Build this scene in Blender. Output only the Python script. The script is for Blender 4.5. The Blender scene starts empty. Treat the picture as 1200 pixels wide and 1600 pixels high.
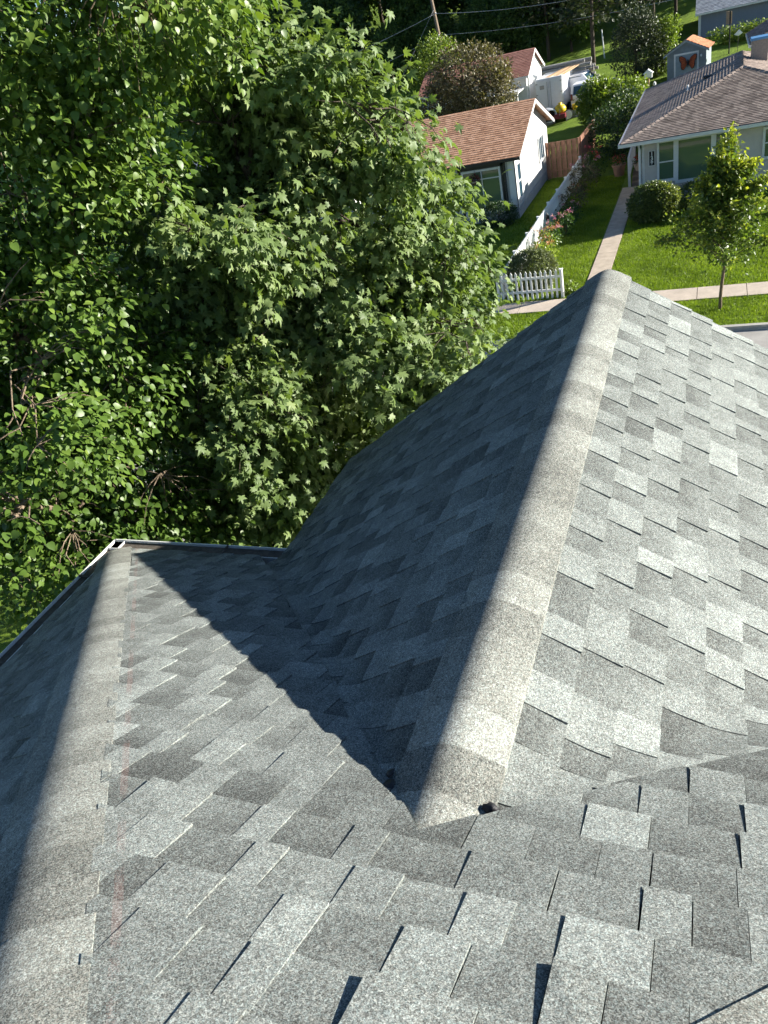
import bpy, math, random
import numpy as np
from mathutils import Vector, Matrix

scene = bpy.context.scene
COL = scene.collection
EYE = 9.8                      # height of the eye above the street

# ---------------------------------------------------------------- camera
cam_data = bpy.data.cameras.new('camera')
cam_data.sensor_fit = 'VERTICAL'
cam_data.sensor_height = 36.0
cam_data.sensor_width = 27.0
cam_data.lens = 25.925
cam_data.clip_start = 0.05
cam_data.clip_end = 2000
cam = bpy.data.objects.new('camera', cam_data)
COL.objects.link(cam)
CR = Vector((0.9179047, 0.3371874, -0.2091783))
CD = Vector((0.0279676, -0.5808277, -0.8135459))
CF = Vector((-0.3958140, 0.7409074, -0.5425749))
m = Matrix.Identity(4)
for i in range(3):
    m[i][0] = CR[i]; m[i][1] = -CD[i]; m[i][2] = -CF[i]
m[2][3] = EYE
cam.matrix_world = m
scene.camera = cam

# ---------------------------------------------------------------- sky, sun, exposure
SUN_EL, SUN_AZ = math.radians(19.4), math.radians(25.1)      # azimuth from +X towards +Y
SUN = Vector((math.cos(SUN_EL) * math.cos(SUN_AZ), math.cos(SUN_EL) * math.sin(SUN_AZ), math.sin(SUN_EL)))
world = bpy.data.worlds.new('World')
scene.world = world
world.use_nodes = True
wn = world.node_tree.nodes
wn.clear()
sky = wn.new('ShaderNodeTexSky')
sky.sky_type = 'NISHITA'
sky.sun_disc = False
sky.sun_elevation = SUN_EL
sky.sun_rotation = math.radians(90) - SUN_AZ
sky.altitude = 200
sky.dust_density = 0.3
sky.ozone_density = 4.0
bg = wn.new('ShaderNodeBackground')
bg.inputs['Strength'].default_value = 0.056
wo = wn.new('ShaderNodeOutputWorld')
world.node_tree.links.new(sky.outputs[0], bg.inputs[0])
world.node_tree.links.new(bg.outputs[0], wo.inputs[0])

sun_data = bpy.data.lights.new('sun', 'SUN')
sun_data.energy = 5.0
sun_data.angle = math.radians(0.53)
sun_data.color = (1.0, 0.95, 0.86)
sun = bpy.data.objects.new('sun', sun_data)
COL.objects.link(sun)
sun.rotation_euler = SUN.to_track_quat('Z', 'Y').to_euler()

scene.view_settings.view_transform = 'Standard'
scene.view_settings.look = 'None'
scene.view_settings.exposure = 1.58
scene.view_settings.gamma = 1.0
scene.view_settings.use_curve_mapping = False
try:
    scene.cycles.max_bounces = 4
    scene.cycles.diffuse_bounces = 2
    scene.cycles.glossy_bounces = 2
    scene.cycles.transmission_bounces = 3
    scene.cycles.use_adaptive_sampling = True
    scene.cycles.adaptive_threshold = 0.03
    scene.cycles.use_denoising = True
except Exception:
    pass

rnd = random.Random(7)
npr = np.random.default_rng(11)

# ---------------------------------------------------------------- helpers
def tag(o, label=None, cat=None, group=None, kind=None):
    if label: o['label'] = label
    if cat: o['category'] = cat
    if group: o['group'] = group
    if kind: o['kind'] = kind
    return o

def thing(name, label, cat, loc=(0, 0, 0), rz=0.0, group=None):
    o = bpy.data.objects.new(name, None)
    o.empty_display_size = 0.2
    COL.objects.link(o)
    o.location = loc
    o.rotation_euler = (0, 0, rz)
    return tag(o, label, cat, group)

class MB:
    """collects faces; build() links them as one mesh object"""
    def __init__(self):
        self.v, self.f, self.t = [], [], []
    def add(self, verts, faces, tone=0.5):
        b = len(self.v)
        self.v.extend([tuple(p) for p in verts])
        self.f.extend([tuple(i + b for i in f) for f in faces])
        self.t.extend(tone if hasattr(tone, '__len__') else [tone] * len(verts))
        return self
    def box(self, lo, hi, tone=0.5, mat=None):
        x0, y0, z0 = lo; x1, y1, z1 = hi
        v = [(x0,y0,z0),(x1,y0,z0),(x1,y1,z0),(x0,y1,z0),(x0,y0,z1),(x1,y0,z1),(x1,y1,z1),(x0,y1,z1)]
        if mat is not None: v = [mat @ Vector(p) for p in v]
        return self.add(v, [(3,2,1,0),(4,5,6,7),(0,1,5,4),(1,2,6,5),(2,3,7,6),(3,0,4,7)], tone)
    def tube(self, pts, radii, n=7, cap=True, tone=0.5):
        pts = [Vector(p) for p in pts]
        rings = []
        for i, p in enumerate(pts):
            d = (pts[min(i+1, len(pts)-1)] - pts[max(i-1, 0)]).normalized()
            a = d.orthogonal().normalized() if abs(d.z) > 0.99 else d.cross(Vector((0, 0, 1))).normalized()
            b = d.cross(a)
            r = radii[i] if hasattr(radii, '__len__') else radii
            rings.append([p + (a*math.cos(2*math.pi*k/n) + b*math.sin(2*math.pi*k/n))*r for k in range(n)])
        v = [q for R in rings for q in R]
        f = []
        for i in range(len(pts)-1):
            for k in range(n):
                k2 = (k+1) % n
                f.append((i*n+k, i*n+k2, (i+1)*n+k2, (i+1)*n+k))
        if cap:
            f.append(tuple(range(n-1, -1, -1)))
            f.append(tuple((len(pts)-1)*n + k for k in range(n)))
        return self.add(v, f, tone)
    def lathe(self, prof, n=16, c=(0, 0, 0), M=None, tone=0.5):
        v, f = [], []
        for r, z in prof:
            for k in range(n):
                a = 2*math.pi*k/n
                p = Vector((r*math.cos(a), r*math.sin(a), z))
                if M is not None: p = M @ p
                v.append(p + Vector(c))
        for i in range(len(prof)-1):
            for k in range(n):
                k2 = (k+1) % n
                f.append((i*n+k, i*n+k2, (i+1)*n+k2, (i+1)*n+k))
        f.append(tuple(range(n-1, -1, -1)))
        f.append(tuple((len(prof)-1)*n + k for k in range(n)))
        return self.add(v, f, tone)
    def mesh(self, name, smooth=False):
        me = bpy.data.meshes.new(name)
        me.from_pydata(self.v, [], self.f)
        at = me.attributes.new('tone', 'FLOAT', 'POINT')
        at.data.foreach_set('value', self.t)
        if smooth:
            me.polygons.foreach_set('use_smooth', [True]*len(me.polygons))
        me.update()
        return me
    def build(self, name, mat, parent=None, smooth=False, kind=None, bevel=0):
        me = self.mesh(name, smooth)
        return link(name, me, mat, parent, kind, bevel)

def link(name, me, mat, parent=None, kind=None, bevel=0):
    if mat is not None and not me.materials:
        me.materials.append(mat)
    o = bpy.data.objects.new(name, me)
    COL.objects.link(o)
    if parent is not None: o.parent = parent
    if kind: o['kind'] = kind
    if bevel:
        b = o.modifiers.new('bevel', 'BEVEL'); b.width = bevel; b.segments = 2; b.limit_method = 'ANGLE'
    return o

def boxo(name, lo, hi, mat, parent=None, bevel=0, tone=0.5, kind=None):
    return MB().box(lo, hi, tone).build(name, mat, parent, bevel=bevel, kind=kind)

def np_mesh(name, verts, nvert, tris, tone=None, smooth=False):
    """verts (N,3), tris (M,3) numpy -> mesh, tone per vertex"""
    me = bpy.data.meshes.new(name)
    me.vertices.add(len(verts)); me.vertices.foreach_set('co', np.ascontiguousarray(verts, dtype=np.float32).ravel())
    me.loops.add(tris.size); me.loops.foreach_set('vertex_index', np.ascontiguousarray(tris, dtype=np.int32).ravel())
    me.polygons.add(len(tris))
    me.polygons.foreach_set('loop_start', np.arange(0, tris.size, 3, dtype=np.int32))
    me.polygons.foreach_set('loop_total', np.full(len(tris), 3, dtype=np.int32))
    if smooth: me.polygons.foreach_set('use_smooth', np.ones(len(tris), dtype=bool))
    if tone is not None:
        at = me.attributes.new('tone', 'FLOAT', 'POINT')
        at.data.foreach_set('value', np.ascontiguousarray(tone, dtype=np.float32))
    me.update(calc_edges=True)
    return me

# ---------------------------------------------------------------- materials
class NT:
    def __init__(self, name):
        self.m = bpy.data.materials.new(name)
        self.m.use_nodes = True
        self.t = self.m.node_tree
        self.t.nodes.clear()
        self.out = self.t.nodes.new('ShaderNodeOutputMaterial')
    def n(self, typ, **kw):
        nd = self.t.nodes.new('ShaderNode' + typ)
        for k, v in kw.items():
            if k in nd.inputs: nd.inputs[k].default_value = v
            else: setattr(nd, k, v)
        return nd
    def l(self, a, b): self.t.links.new(a, b)
    def math(self, op, a, b=None, c=None):
        nd = self.t.nodes.new('ShaderNodeMath'); nd.operation = op
        for i, x in enumerate((a, b, c)):
            if x is None: continue
            if hasattr(x, 'is_linked'): self.l(x, nd.inputs[i])
            else: nd.inputs[i].default_value = x
        return nd.outputs[0]
    def ramp(self, fac, stops, interp='LINEAR'):
        nd = self.t.nodes.new('ShaderNodeValToRGB')
        cr = nd.color_ramp; cr.interpolation = interp
        while len(cr.elements) < len(stops): cr.elements.new(0.5)
        for e, (p, c) in zip(cr.elements, stops):
            e.position = p; e.color = (c[0], c[1], c[2], 1)
        self.l(fac, nd.inputs[0])
        return nd.outputs[0]
    def pos(self):
        return self.n('NewGeometry').outputs['Position']
    def tone(self):
        a = self.n('Attribute'); a.attribute_name = 'tone'; return a.outputs['Fac']
    def noise(self, vec, scale, detail=3.0, rough=0.55):
        nd = self.n('TexNoise', Scale=scale, Detail=detail, Roughness=rough)
        self.l(vec, nd.inputs['Vector']); return nd.outputs['Fac']
    def bump(self, h, strength, dist):
        b = self.n('Bump', Strength=strength, Distance=dist); self.l(h, b.inputs['Height']); return b.outputs[0]
    def bsdf(self, color, rough=0.8, spec=0.3, normal=None, metallic=0.0):
        b = self.n('BsdfPrincipled', Roughness=rough, Metallic=metallic)
        b.inputs['Specular IOR Level'].default_value = spec
        if hasattr(color, 'is_linked'): self.l(color, b.inputs['Base Color'])
        else: b.inputs['Base Color'].default_value = (*color, 1)
        if normal is not None: self.l(normal, b.inputs['Normal'])
        return b
    def done(self, sh):
        self.l(sh.outputs[0] if hasattr(sh, 'outputs') else sh, self.out.inputs['Surface']); return self.m

def plain(name, col, rough=0.6, spec=0.3, var=0.18, scale=6.0, bump=0.0, bscale=60.0, metallic=0.0):
    """plain painted / dirty surface with mild large and small scale variation"""
    t = NT(name); p = t.pos()
    a = t.noise(p, scale, 4); b = t.noise(p, scale*9, 3)
    f = t.math('ADD', t.math('MULTIPLY', a, 0.65), t.math('MULTIPLY', b, 0.35))
    c = t.ramp(f, [(0.3, [x*(1-var) for x in col]), (0.7, [min(1, x*(1+var*0.6)) for x in col])])
    nrm = None
    if bump: nrm = t.bump(t.noise(p, bscale, 3), bump, 0.01)
    return t.done(t.bsdf(c, rough, spec, nrm, metallic))

def shingle_mat(name, warm=0.0):
    """mineral granules: light, mid and dark grains, the tone attribute shifts the blend"""
    t = NT(name); p = t.pos()
    v1 = t.n('TexVoronoi', Scale=520.0); t.l(p, v1.inputs['Vector'])
    s1 = t.n('SeparateColor'); t.l(v1.outputs['Color'], s1.inputs[0])
    v2 = t.n('TexVoronoi', Scale=260.0); t.l(p, v2.inputs['Vector'])
    s2 = t.n('SeparateColor'); t.l(v2.outputs['Color'], s2.inputs[0])
    big = t.noise(p, 9.0, 4); mid = t.noise(p, 38.0, 3)
    g = t.math('ADD', t.math('MULTIPLY', s1.outputs[0], 0.42), t.math('MULTIPLY', s2.outputs[1], 0.26))
    g = t.math('ADD', g, 0.205)
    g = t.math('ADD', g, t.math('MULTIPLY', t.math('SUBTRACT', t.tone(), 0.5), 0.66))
    g = t.math('ADD', g, t.math('MULTIPLY', t.math('SUBTRACT', big, 0.5), 0.22))
    g = t.math('ADD', g, t.math('MULTIPLY', t.math('SUBTRACT', mid, 0.5), 0.16))
    # slow weathering: faint streaks and pale worn patches
    g = t.math('ADD', g, t.math('MULTIPLY', t.math('SUBTRACT', t.noise(p, 1.6, 3), 0.5), 0.22))
    w = warm
    c = t.ramp(g, [(0.05, (0.015, 0.015, 0.015)), (0.30, (0.056, 0.057, 0.054)),
                   (0.52, (0.131+0.016*w, 0.140+0.008*w, 0.133)), (0.75, (0.250+0.03*w, 0.268+0.015*w, 0.253)),
                   (1.0, (0.51, 0.54, 0.505))])
    # a little tint from grain to grain: blue-green, rust
    mx = t.n('MixRGB', blend_type='MULTIPLY'); mx.inputs[0].default_value = 0.5
    t.l(c, mx.inputs[1])
    t.l(t.ramp(s2.outputs[2], [(0.0, (0.82, 0.98, 1.0)), (0.5, (1, 1, 0.98)), (1.0, (1.0, 0.93, 0.84))]), mx.inputs[2])
    # traces of a red chalk line snapped beside the left hip
    sx = t.n('SeparateXYZ'); t.l(p, sx.inputs[0])
    dd = t.math('ABSOLUTE', t.math('ADD', t.math('ADD', sx.outputs[0], sx.outputs[1]), 0.600))
    k1 = t.math('LESS_THAN', dd, 0.013)
    k2 = t.math('MULTIPLY', k1, t.math('GREATER_THAN', t.math('ADD', t.noise(p, 5.0, 2), t.math('MULTIPLY', s1.outputs[2], 0.22)), 0.62))
    k2 = t.math('MULTIPLY', t.math('MULTIPLY', k2, t.math('LESS_THAN', sx.outputs[0], -0.62)), 0.11)
    mr = t.n('MixRGB'); t.l(k2, mr.inputs[0]); t.l(mx.outputs[0], mr.inputs[1]); mr.inputs[2].default_value = (0.42, 0.16, 0.13, 1)
    mx = mr
    h = t.math('ADD', s1.outputs[0], t.math('MULTIPLY', s2.outputs[0], 0.6))
    return t.done(t.bsdf(mx.outputs[0], 0.92, 0.18, t.bump(h, 0.4, 0.0016)))

def course_mat(name, a, b, c, course=0.0):
    """far shingle roof: small blocks of three blended colours"""
    t = NT(name); p = t.pos()
    mp = t.n('Mapping'); t.l(p, mp.inputs[0]); mp.inputs['Scale'].default_value = (4.0, 4.0, 9.0)
    v = t.n('TexVoronoi', Scale=1.1); t.l(mp.outputs[0], v.inputs['Vector'])
    s = t.n('SeparateColor'); t.l(v.outputs['Color'], s.inputs[0])
    f = t.math('ADD', t.math('MULTIPLY', s.outputs[0], 0.5), t.math('MULTIPLY', t.noise(p, 30, 3), 0.35))
    f = t.math('ADD', f, t.math('MULTIPLY', t.noise(p, 0.8, 3), 0.3))
    col = t.ramp(f, [(0.25, a), (0.55, b), (0.85, c)])
    return t.done(t.bsdf(col, 0.9, 0.15, t.bump(t.noise(p, 120, 2), 0.4, 0.01)))

def leaf_mat(name, dark, mid, light, rough=0.45, spec=0.4, trans=0.3, tcol=None):
    t = NT(name)
    c = t.ramp(t.tone(), [(0.0, dark), (0.5, mid), (1.0, light)])
    b = t.bsdf(c, rough, spec)
    tr = t.n('BsdfTranslucent')
    if tcol is None:
        mx = t.n('MixRGB', blend_type='MULTIPLY'); mx.inputs[0].default_value = 1.0
        t.l(c, mx.inputs[1]); mx.inputs[2].default_value = (1.5, 1.6, 0.55, 1)
        t.l(mx.outputs[0], tr.inputs[0])
    else: tr.inputs[0].default_value = (*tcol, 1)
    ms = t.n('MixShader'); ms.inputs[0].default_value = trans
    t.l(b.outputs[0], ms.inputs[1]); t.l(tr.outputs[0], ms.inputs[2])
    return t.done(ms)

def bark_mat(name, a, b):
    t = NT(name); p = t.pos()
    mp = t.n('Mapping'); t.l(p, mp.inputs[0]); mp.inputs['Scale'].default_value = (1, 1, 0.25)
    n = t.noise(mp.outputs[0], 45, 5, 0.65)
    return t.done(t.bsdf(t.ramp(n, [(0.3, a), (0.7, b)]), 0.9, 0.15, t.bump(n, 0.8, 0.02)))

def glass_mat(name, col, rough=0.04):
    t = NT(name)
    return t.done(t.bsdf(col, rough, 0.6))

def lawn_mat(name):
    t = NT(name); p = t.pos()
    f = t.math('ADD', t.math('MULTIPLY', t.noise(p, 0.6, 4), 0.5), t.math('MULTIPLY', t.noise(p, 22, 4), 0.5))
    c = t.ramp(f, [(0.3, (0.070, 0.115, 0.012)), (0.55, (0.150, 0.230, 0.020)), (0.75, (0.230, 0.310, 0.042))])
    return t.done(t.bsdf(c, 0.85, 0.2, t.bump(t.noise(p, 60, 3), 0.9, 0.05)))

M = {}
M['shingle'] = shingle_mat('shingle_granules')
M['cap'] = shingle_mat('cap_granules', warm=1.0)
M['white_metal'] = plain('white_metal', (0.74, 0.74, 0.71), 0.35, 0.5, 0.10)
M['white_paint'] = plain('white_paint', (0.78, 0.78, 0.76), 0.5, 0.4, 0.10, 3)
M['gutter_dark'] = plain('gutter_fill', (0.11, 0.095, 0.08), 0.95, 0.1, 0.5, 20, 0.6)
M['tar'] = plain('roof_tar_and_shadow', (0.012, 0.012, 0.014), 0.55, 0.4, 0.3, 40, 0.5)
M['felt'] = plain('roof_felt', (0.03, 0.03, 0.03), 0.95, 0.1)
M['own_wall'] = plain('siding_cream', (0.62, 0.60, 0.54), 0.6, 0.3, 0.1)
# ================================================================ the house we stand on
GX, GY, GZ = -4.28, 3.477, EYE - 3.0          # gutter corner
TP = 0.5443                                    # main roof pitch
RX, RY, RZ = -0.594, 4.852, EYE - 1.584        # wing ridge
TQ = 0.6523                                    # wing roof pitch
EXPO, LAP = 0.143, 0.05
HALF = RX - GX                                 # half width of the main roof
MX_, MY_ = RX, GY - HALF                       # where both hips meet
MZ = GZ + TP*HALF
EXR = RX + HALF                                # right eave
AY = GY - (RZ - GZ)/TP                         # wing ridge meets main slope
WX = (RZ - GZ)/TQ                              # wing half width
BACK = -5.0

house = thing('house', 'near house with the grey shingled hip roof and cross gable', 'house', (RX, -0.5, 0))
HM = house.matrix_basis.inverted()
HOFF = Vector(house.location)

def p1z(x, y): return GZ + TP*(GY - y)

class Slope:
    def __init__(self, O, U, V):
        self.O, self.U, self.V = Vector(O), Vector(U).normalized(), Vector(V).normalized()
        self.N = self.U.cross(self.V).normalized()
        if self.N.z < 0: self.N = -self.N
    def uv(self, p):
        d = Vector(p) - self.O
        return (d.dot(self.U), d.dot(self.V))
    def w(self, u, v, h): return self.O + self.U*u + self.V*v + self.N*h

def clip(poly, conv):
    """convex clip of poly by CCW conv"""
    out = poly
    n = len(conv)
    for i in range(n):
        a, b = conv[i], conv[(i+1) % n]
        ex, ey = b[0]-a[0], b[1]-a[1]
        inp, out = out, []
        for j in range(len(inp)):
            p, q = inp[j], inp[(j+1) % len(inp)]
            dp = ex*(p[1]-a[1]) - ey*(p[0]-a[0])
            dq = ex*(q[1]-a[1]) - ey*(q[0]-a[0])
            if dp >= -1e-9: out.append(p)
            if (dp > 1e-9 and dq < -1e-9) or (dp < -1e-9 and dq > 1e-9):
                s = dp/(dp-dq); out.append((p[0]+(q[0]-p[0])*s, p[1]+(q[1]-p[1])*s))
        if len(out) < 3: return []
    return out

def ccw(poly):
    a = sum(poly[i][0]*poly[(i+1) % len(poly)][1] - poly[(i+1) % len(poly)][0]*poly[i][1] for i in range(len(poly)))
    return poly if a > 0 else poly[::-1]

def area(poly):
    return abs(sum(poly[i][0]*poly[(i+1) % len(poly)][1] - poly[(i+1) % len(poly)][0]*poly[i][1] for i in range(len(poly))))/2

def smax(a, b, k):
    h = max(k - abs(a-b), 0.0)/k
    return max(a, b) + h*h*k*0.25

def see(p):
    d = Vector(p) - Vector((0, 0, EYE))
    z = d.dot(CF)
    if z < 0.1: return None
    F = 1152.2
    return (600 + F*d.dot(CR)/z, 800 + F*d.dot(CD)/z, z)

PIECES = []    # (score, slope part key, verts, faces, tone)

def prism(top, drop):
    n = len(top)
    v = [t[0] for t in top] + [t[1] for t in top]
    f = [tuple(range(n))] + [((i+1) % n, i, n+i, n+(i+1) % n) for i in range(n)]
    return v, f

def lay(key, S, polys, umin, umax, vmax, base=0.0, bend=False, seed=1, lifty=0.0, cut=False):
    R = random.Random(seed)
    nc = int(vmax/EXPO) + 2
    for i in range(nc):
        v0 = i*EXPO - (0.015 if i == 0 else 0)
        v1 = i*EXPO + EXPO + LAP
        u = umin - R.uniform(0, 0.3)
        raised = R.random() < 0.5
        shade = R.uniform(-0.08, 0.08)
        while u < umax:
            wd = R.choice((0.08, 0.10, 0.12, 0.14, 0.16, 0.20)) * R.uniform(0.9, 1.1) if not raised else R.choice((0.10, 0.12, 0.14, 0.16, 0.19)) * R.uniform(0.92, 1.08)
            u0, u1 = u, u + wd - (0.0018 if R.random() < 0.8 else 0.004)
            u += wd
            raised = not raised
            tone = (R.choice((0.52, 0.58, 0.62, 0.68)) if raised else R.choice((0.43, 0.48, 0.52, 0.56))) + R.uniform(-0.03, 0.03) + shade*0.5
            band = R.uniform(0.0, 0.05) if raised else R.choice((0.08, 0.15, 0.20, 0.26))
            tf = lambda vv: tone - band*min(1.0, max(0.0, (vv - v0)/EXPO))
            T = 0.0050 + (0.0062 if raised else 0.0)
            liftL = R.uniform(0, 0.006)*lifty if R.random() < 0.35 else 0
            liftR = R.uniform(0, 0.006)*lifty if R.random() < 0.35 else 0
            if R.random() < 0.06*lifty: liftL += R.uniform(0.004, 0.012)
            j = lambda: R.uniform(-0.0016, 0.0016)
            rect = [(u0+j(), v0+j()*1.6), (u1+j(), v0+j()*1.6), (u1, v1), (u0, v1)]
            def hgt(uu, vv):
                s = 1 - (vv - v0)/(v1 - v0)
                q = (uu - u0)/(u1 - u0)
                up_ = 0.0
                if cut:
                    wp = S.w(uu, vv, 0)
                    e_ = wp.y - AY - (0.80*(wp.x - RX) if wp.x > RX else -1.105*(wp.x - RX))
                    up_ = (0.001 + 0.008*min(1.0, max(0.0, (wp.x - RX)/0.25)))*max(0.0, 1 - abs(min(0.0, e_))/0.16)
                return base + up_ + 0.0015 + T*s + (liftL*(1-q) + liftR*q)*max(0, s)**2
            parts = []
            near = False
            if bend:
                dmin = min((S.w(a, b, 0).z - p1z(0, S.w(a, b, 0).y)) for a, b in rect)
                near = dmin < 0.16
            for pi_, poly in enumerate(polys):
                if cut and pi_ > 0:
                    k_ = random.Random(i*7+pi_).uniform(-0.014, 0.014)
                    poly = [(a+k_, b) if abs(b - vA) > 1e-6 or True else (a, b) for a, b in poly]
                c = clip(rect, poly)
                if len(c) < 3 or area(c) < 0.0006: continue
                parts.append(c)
                if area(c) < 0.97*area(rect) and not bend: liftL = liftR = 0.0; T = 0.006
            for c in parts:
                if near:
                    nu, nv = max(4, int(wd/0.03)), 5
                    vv, ff, idx, tt = [], [], {}, []
                    for a in range(nu+1):
                        for b in range(nv+1):
                            uu = u0 + (u1-u0)*a/nu; vq = v0 + (v1-v0)*b/nv
                            p = S.w(uu, vq, hgt(uu, vq))
                            z2 = p1z(p.x, p.y) + 0.001 + hgt(uu, vq)*0.25
                            foot = math.hypot(p.x-RX, p.y-AY)
                            p.z = smax(p.z, z2, 0.012 + 0.073*min(1.0, max(0.0, foot-0.15)/0.5))
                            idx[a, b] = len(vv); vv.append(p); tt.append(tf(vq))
                    inside = lambda a, b: len(clip([(a-1e-4, b), (a+1e-4, b), (a, b+1e-4)], polys[0])) > 2
                    keep = {(a, b) for a in range(nu) for b in range(nv) if inside(u0+(u1-u0)*(a+.5)/nu, v0+(v1-v0)*(b+.5)/nv)}
                    for a, b in keep: ff.append((idx[a, b], idx[a+1, b], idx[a+1, b+1], idx[a, b+1]))
                    if not keep: continue
                    dn = -S.N*(T+0.004)
                    def skirt_(p, q):
                        k = len(vv); vv.extend([vv[p]+dn, vv[q]+dn]); tt.extend([tt[p], tt[q]]); ff.append((q, p, k, k+1))
                    for a in range(nu):
                        if (a, 0) in keep: skirt_(idx[a, 0], idx[a+1, 0])
                    for b in range(nv):
                        if (0, b) in keep: skirt_(idx[0, b+1], idx[0, b])
                        if (nu-1, b) in keep: skirt_(idx[nu, b], idx[nu, b+1])
                    cu, cv = (u0+u1)/2, v0+EXPO/2
                else:
                    top = [(S.w(a, b, hgt(a, b)), S.w(a, b, base*0.0 - 0.004)) for a, b in c]
                    vv, ff = prism(top, 0)
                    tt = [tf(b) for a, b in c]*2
                    cu = sum(q[0] for q in c)/len(c); cv = min(v0+EXPO/2, sum(q[1] for q in c)/len(c))
                used = sorted({i for f in ff for i in f}); ren = {a: b for b, a in enumerate(used)}
                vv = [vv[i] for i in used]; tt = [tt[i] for i in used]; ff = [tuple(ren[i] for i in f) for f in ff]
                ctr = S.w(cu, cv, 0)
                s = see(ctr)
                score = 0.0
                if s and -20 < s[0] < 1220 and -20 < s[1] < 1640:
                    d = (ctr - Vector((0, 0, EYE)))
                    score = min(area(c), wd*EXPO) * abs(d.normalized().dot(S.N)) / d.length_squared
                PIECES.append((score, key, vv, ff, tt))

# slopes ---------------------------------------------------------
def part_empty(name, label=None):
    o = bpy.data.objects.new(name, None); COL.objects.link(o); o.parent = house
    if label: o['label'] = label
    return o

S1 = Slope((GX, GY, GZ), (1, 0, 0), (0, -1, TP))
M_ = (MX_, MY_, MZ); A_ = (RX, AY, RZ)
G_ = (GX, GY, GZ); GR_ = (EXR, GY, GZ)
CL_ = (RX - WX - 0.20, GY, GZ)
xr = RX + (GY - AY)/0.80
CR_ = (xr, GY, GZ)
RT = 0.16
G1, GR1, M1 = (GX+0.10, GY, GZ), (EXR-RT, GY, GZ), (MX_, MY_+0.12, MZ-TP*0.12)
hipfull = ccw([S1.uv(G1), S1.uv(GR1), S1.uv(M1)])
vA = S1.uv(A_)[1]
polyL = ccw([S1.uv(p) for p in (G1, M1, A_, CL_)])
polyR = ccw([S1.uv(p) for p in (M1, GR1, CR_, A_)])
top = ccw(clip(hipfull, [(-1, vA), (20, vA), (20, 20), (-1, 20)]))
lowL = ccw(clip(polyL, [(-1, -1), (20, -1), (20, vA), (-1, vA)]))
lowR = ccw(clip(polyR, [(-1, -1), (20, -1), (20, vA), (-1, vA)]))
# a piece may straddle: clip by each region in turn
def widen(poly):      # let the eave stick out a little
    return [(a, b - 0.05 if b < 0.001 else b) for a, b in poly]
lay('front', S1, [top, widen(lowL), widen(lowR)], 0.0, 2*HALF, S1.uv(M_)[1], base=0.0095, seed=3, lifty=0.42, cut=True)

S0 = Slope((GX, GY, GZ), (0, -1, 0), (1, 0, TP))
lay('side', S0, [widen(ccw([S0.uv(p) for p in ((GX, GY-RT, GZ), (MX_-0.11, MY_-0.03, MZ-0.11*TP), (MX_-0.11, BACK, MZ-0.11*TP), (GX, BACK, GZ))]))], 0, GY-BACK, S0.uv(M_)[1], seed=5, lifty=0.4)
S4 = Slope((EXR, GY, GZ), (0, -1, 0), (-1, 0, TP))
lay('far_side', S4, [widen(ccw([S4.uv(p) for p in ((EXR, GY-RT, GZ), (MX_+0.11, MY_-0.03, MZ-0.11*TP), (MX_+0.11, BACK, MZ-0.11*TP), (EXR, BACK, GZ))]))], 0, GY-BACK, S4.uv(M_)[1], seed=6)

OV = 0.32       # wing courses run on past the valley under the main slope's cut edge
S2 = Slope((RX-WX, RY, GZ), (0, -1, 0), (1, 0, TQ))
vL = S2.uv((RX, RY, RZ))[1]
lay('wing_left', S2, [widen(ccw([S2.uv((RX-WX, RY, GZ)), S2.uv((RX-WX, GY-OV, GZ)), S2.uv((RX-.11, AY+0.05, RZ-.11*TQ)), S2.uv((RX-.11, RY, RZ-.11*TQ))]))],
    0, RY-AY+OV+0.2, vL, bend=True, seed=8, lifty=0.7)
S3 = Slope((RX+WX, RY, GZ), (0, -1, 0), (-1, 0, TQ))
lay('wing_right', S3, [widen(ccw([S3.uv((RX+WX, RY, GZ)), S3.uv((RX+WX, GY-1.3, GZ)), S3.uv((RX+0.8, AY+0.3, RZ-0.8*TQ)), S3.uv((RX+.11, AY+0.03, RZ-.11*TQ)), S3.uv((RX+.11, RY, RZ-.11*TQ))]))],
    0, RY-AY+0.8, vL, bend=True, seed=9, lifty=0.25)

slope_part = {k: part_empty('roof_slope', lb) for k, lb in (
    ('front', 'slope falling towards the street, crossed by the shadow'), ('side', 'slope on the shaded side, falling to the gutter'),
    ('far_side', 'slope on the sunny side of the main roof'), ('wing_left', 'shaded slope of the cross gable'), ('wing_right', 'sunlit slope of the cross gable'))}
PIECES.sort(key=lambda t: -t[0])
rest = {k: MB() for k in slope_part}
for n_, (sc_, key, vv, ff, tone) in enumerate(PIECES):
    if n_ < 300:
        c = sum((Vector(p) for p in vv), Vector())/len(vv)
        mb = MB().add([Vector(p)-c for p in vv], ff, tone)
        o = mb.build('shingle', M['shingle'], slope_part[key])
        o.location = c - HOFF
    else:
        rest[key].add([Vector(p)-HOFF for p in vv], ff, tone)
for k, mb in rest.items():
    mb.build('shingles', M['shingle'], slope_part[k], kind='stuff')

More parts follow.
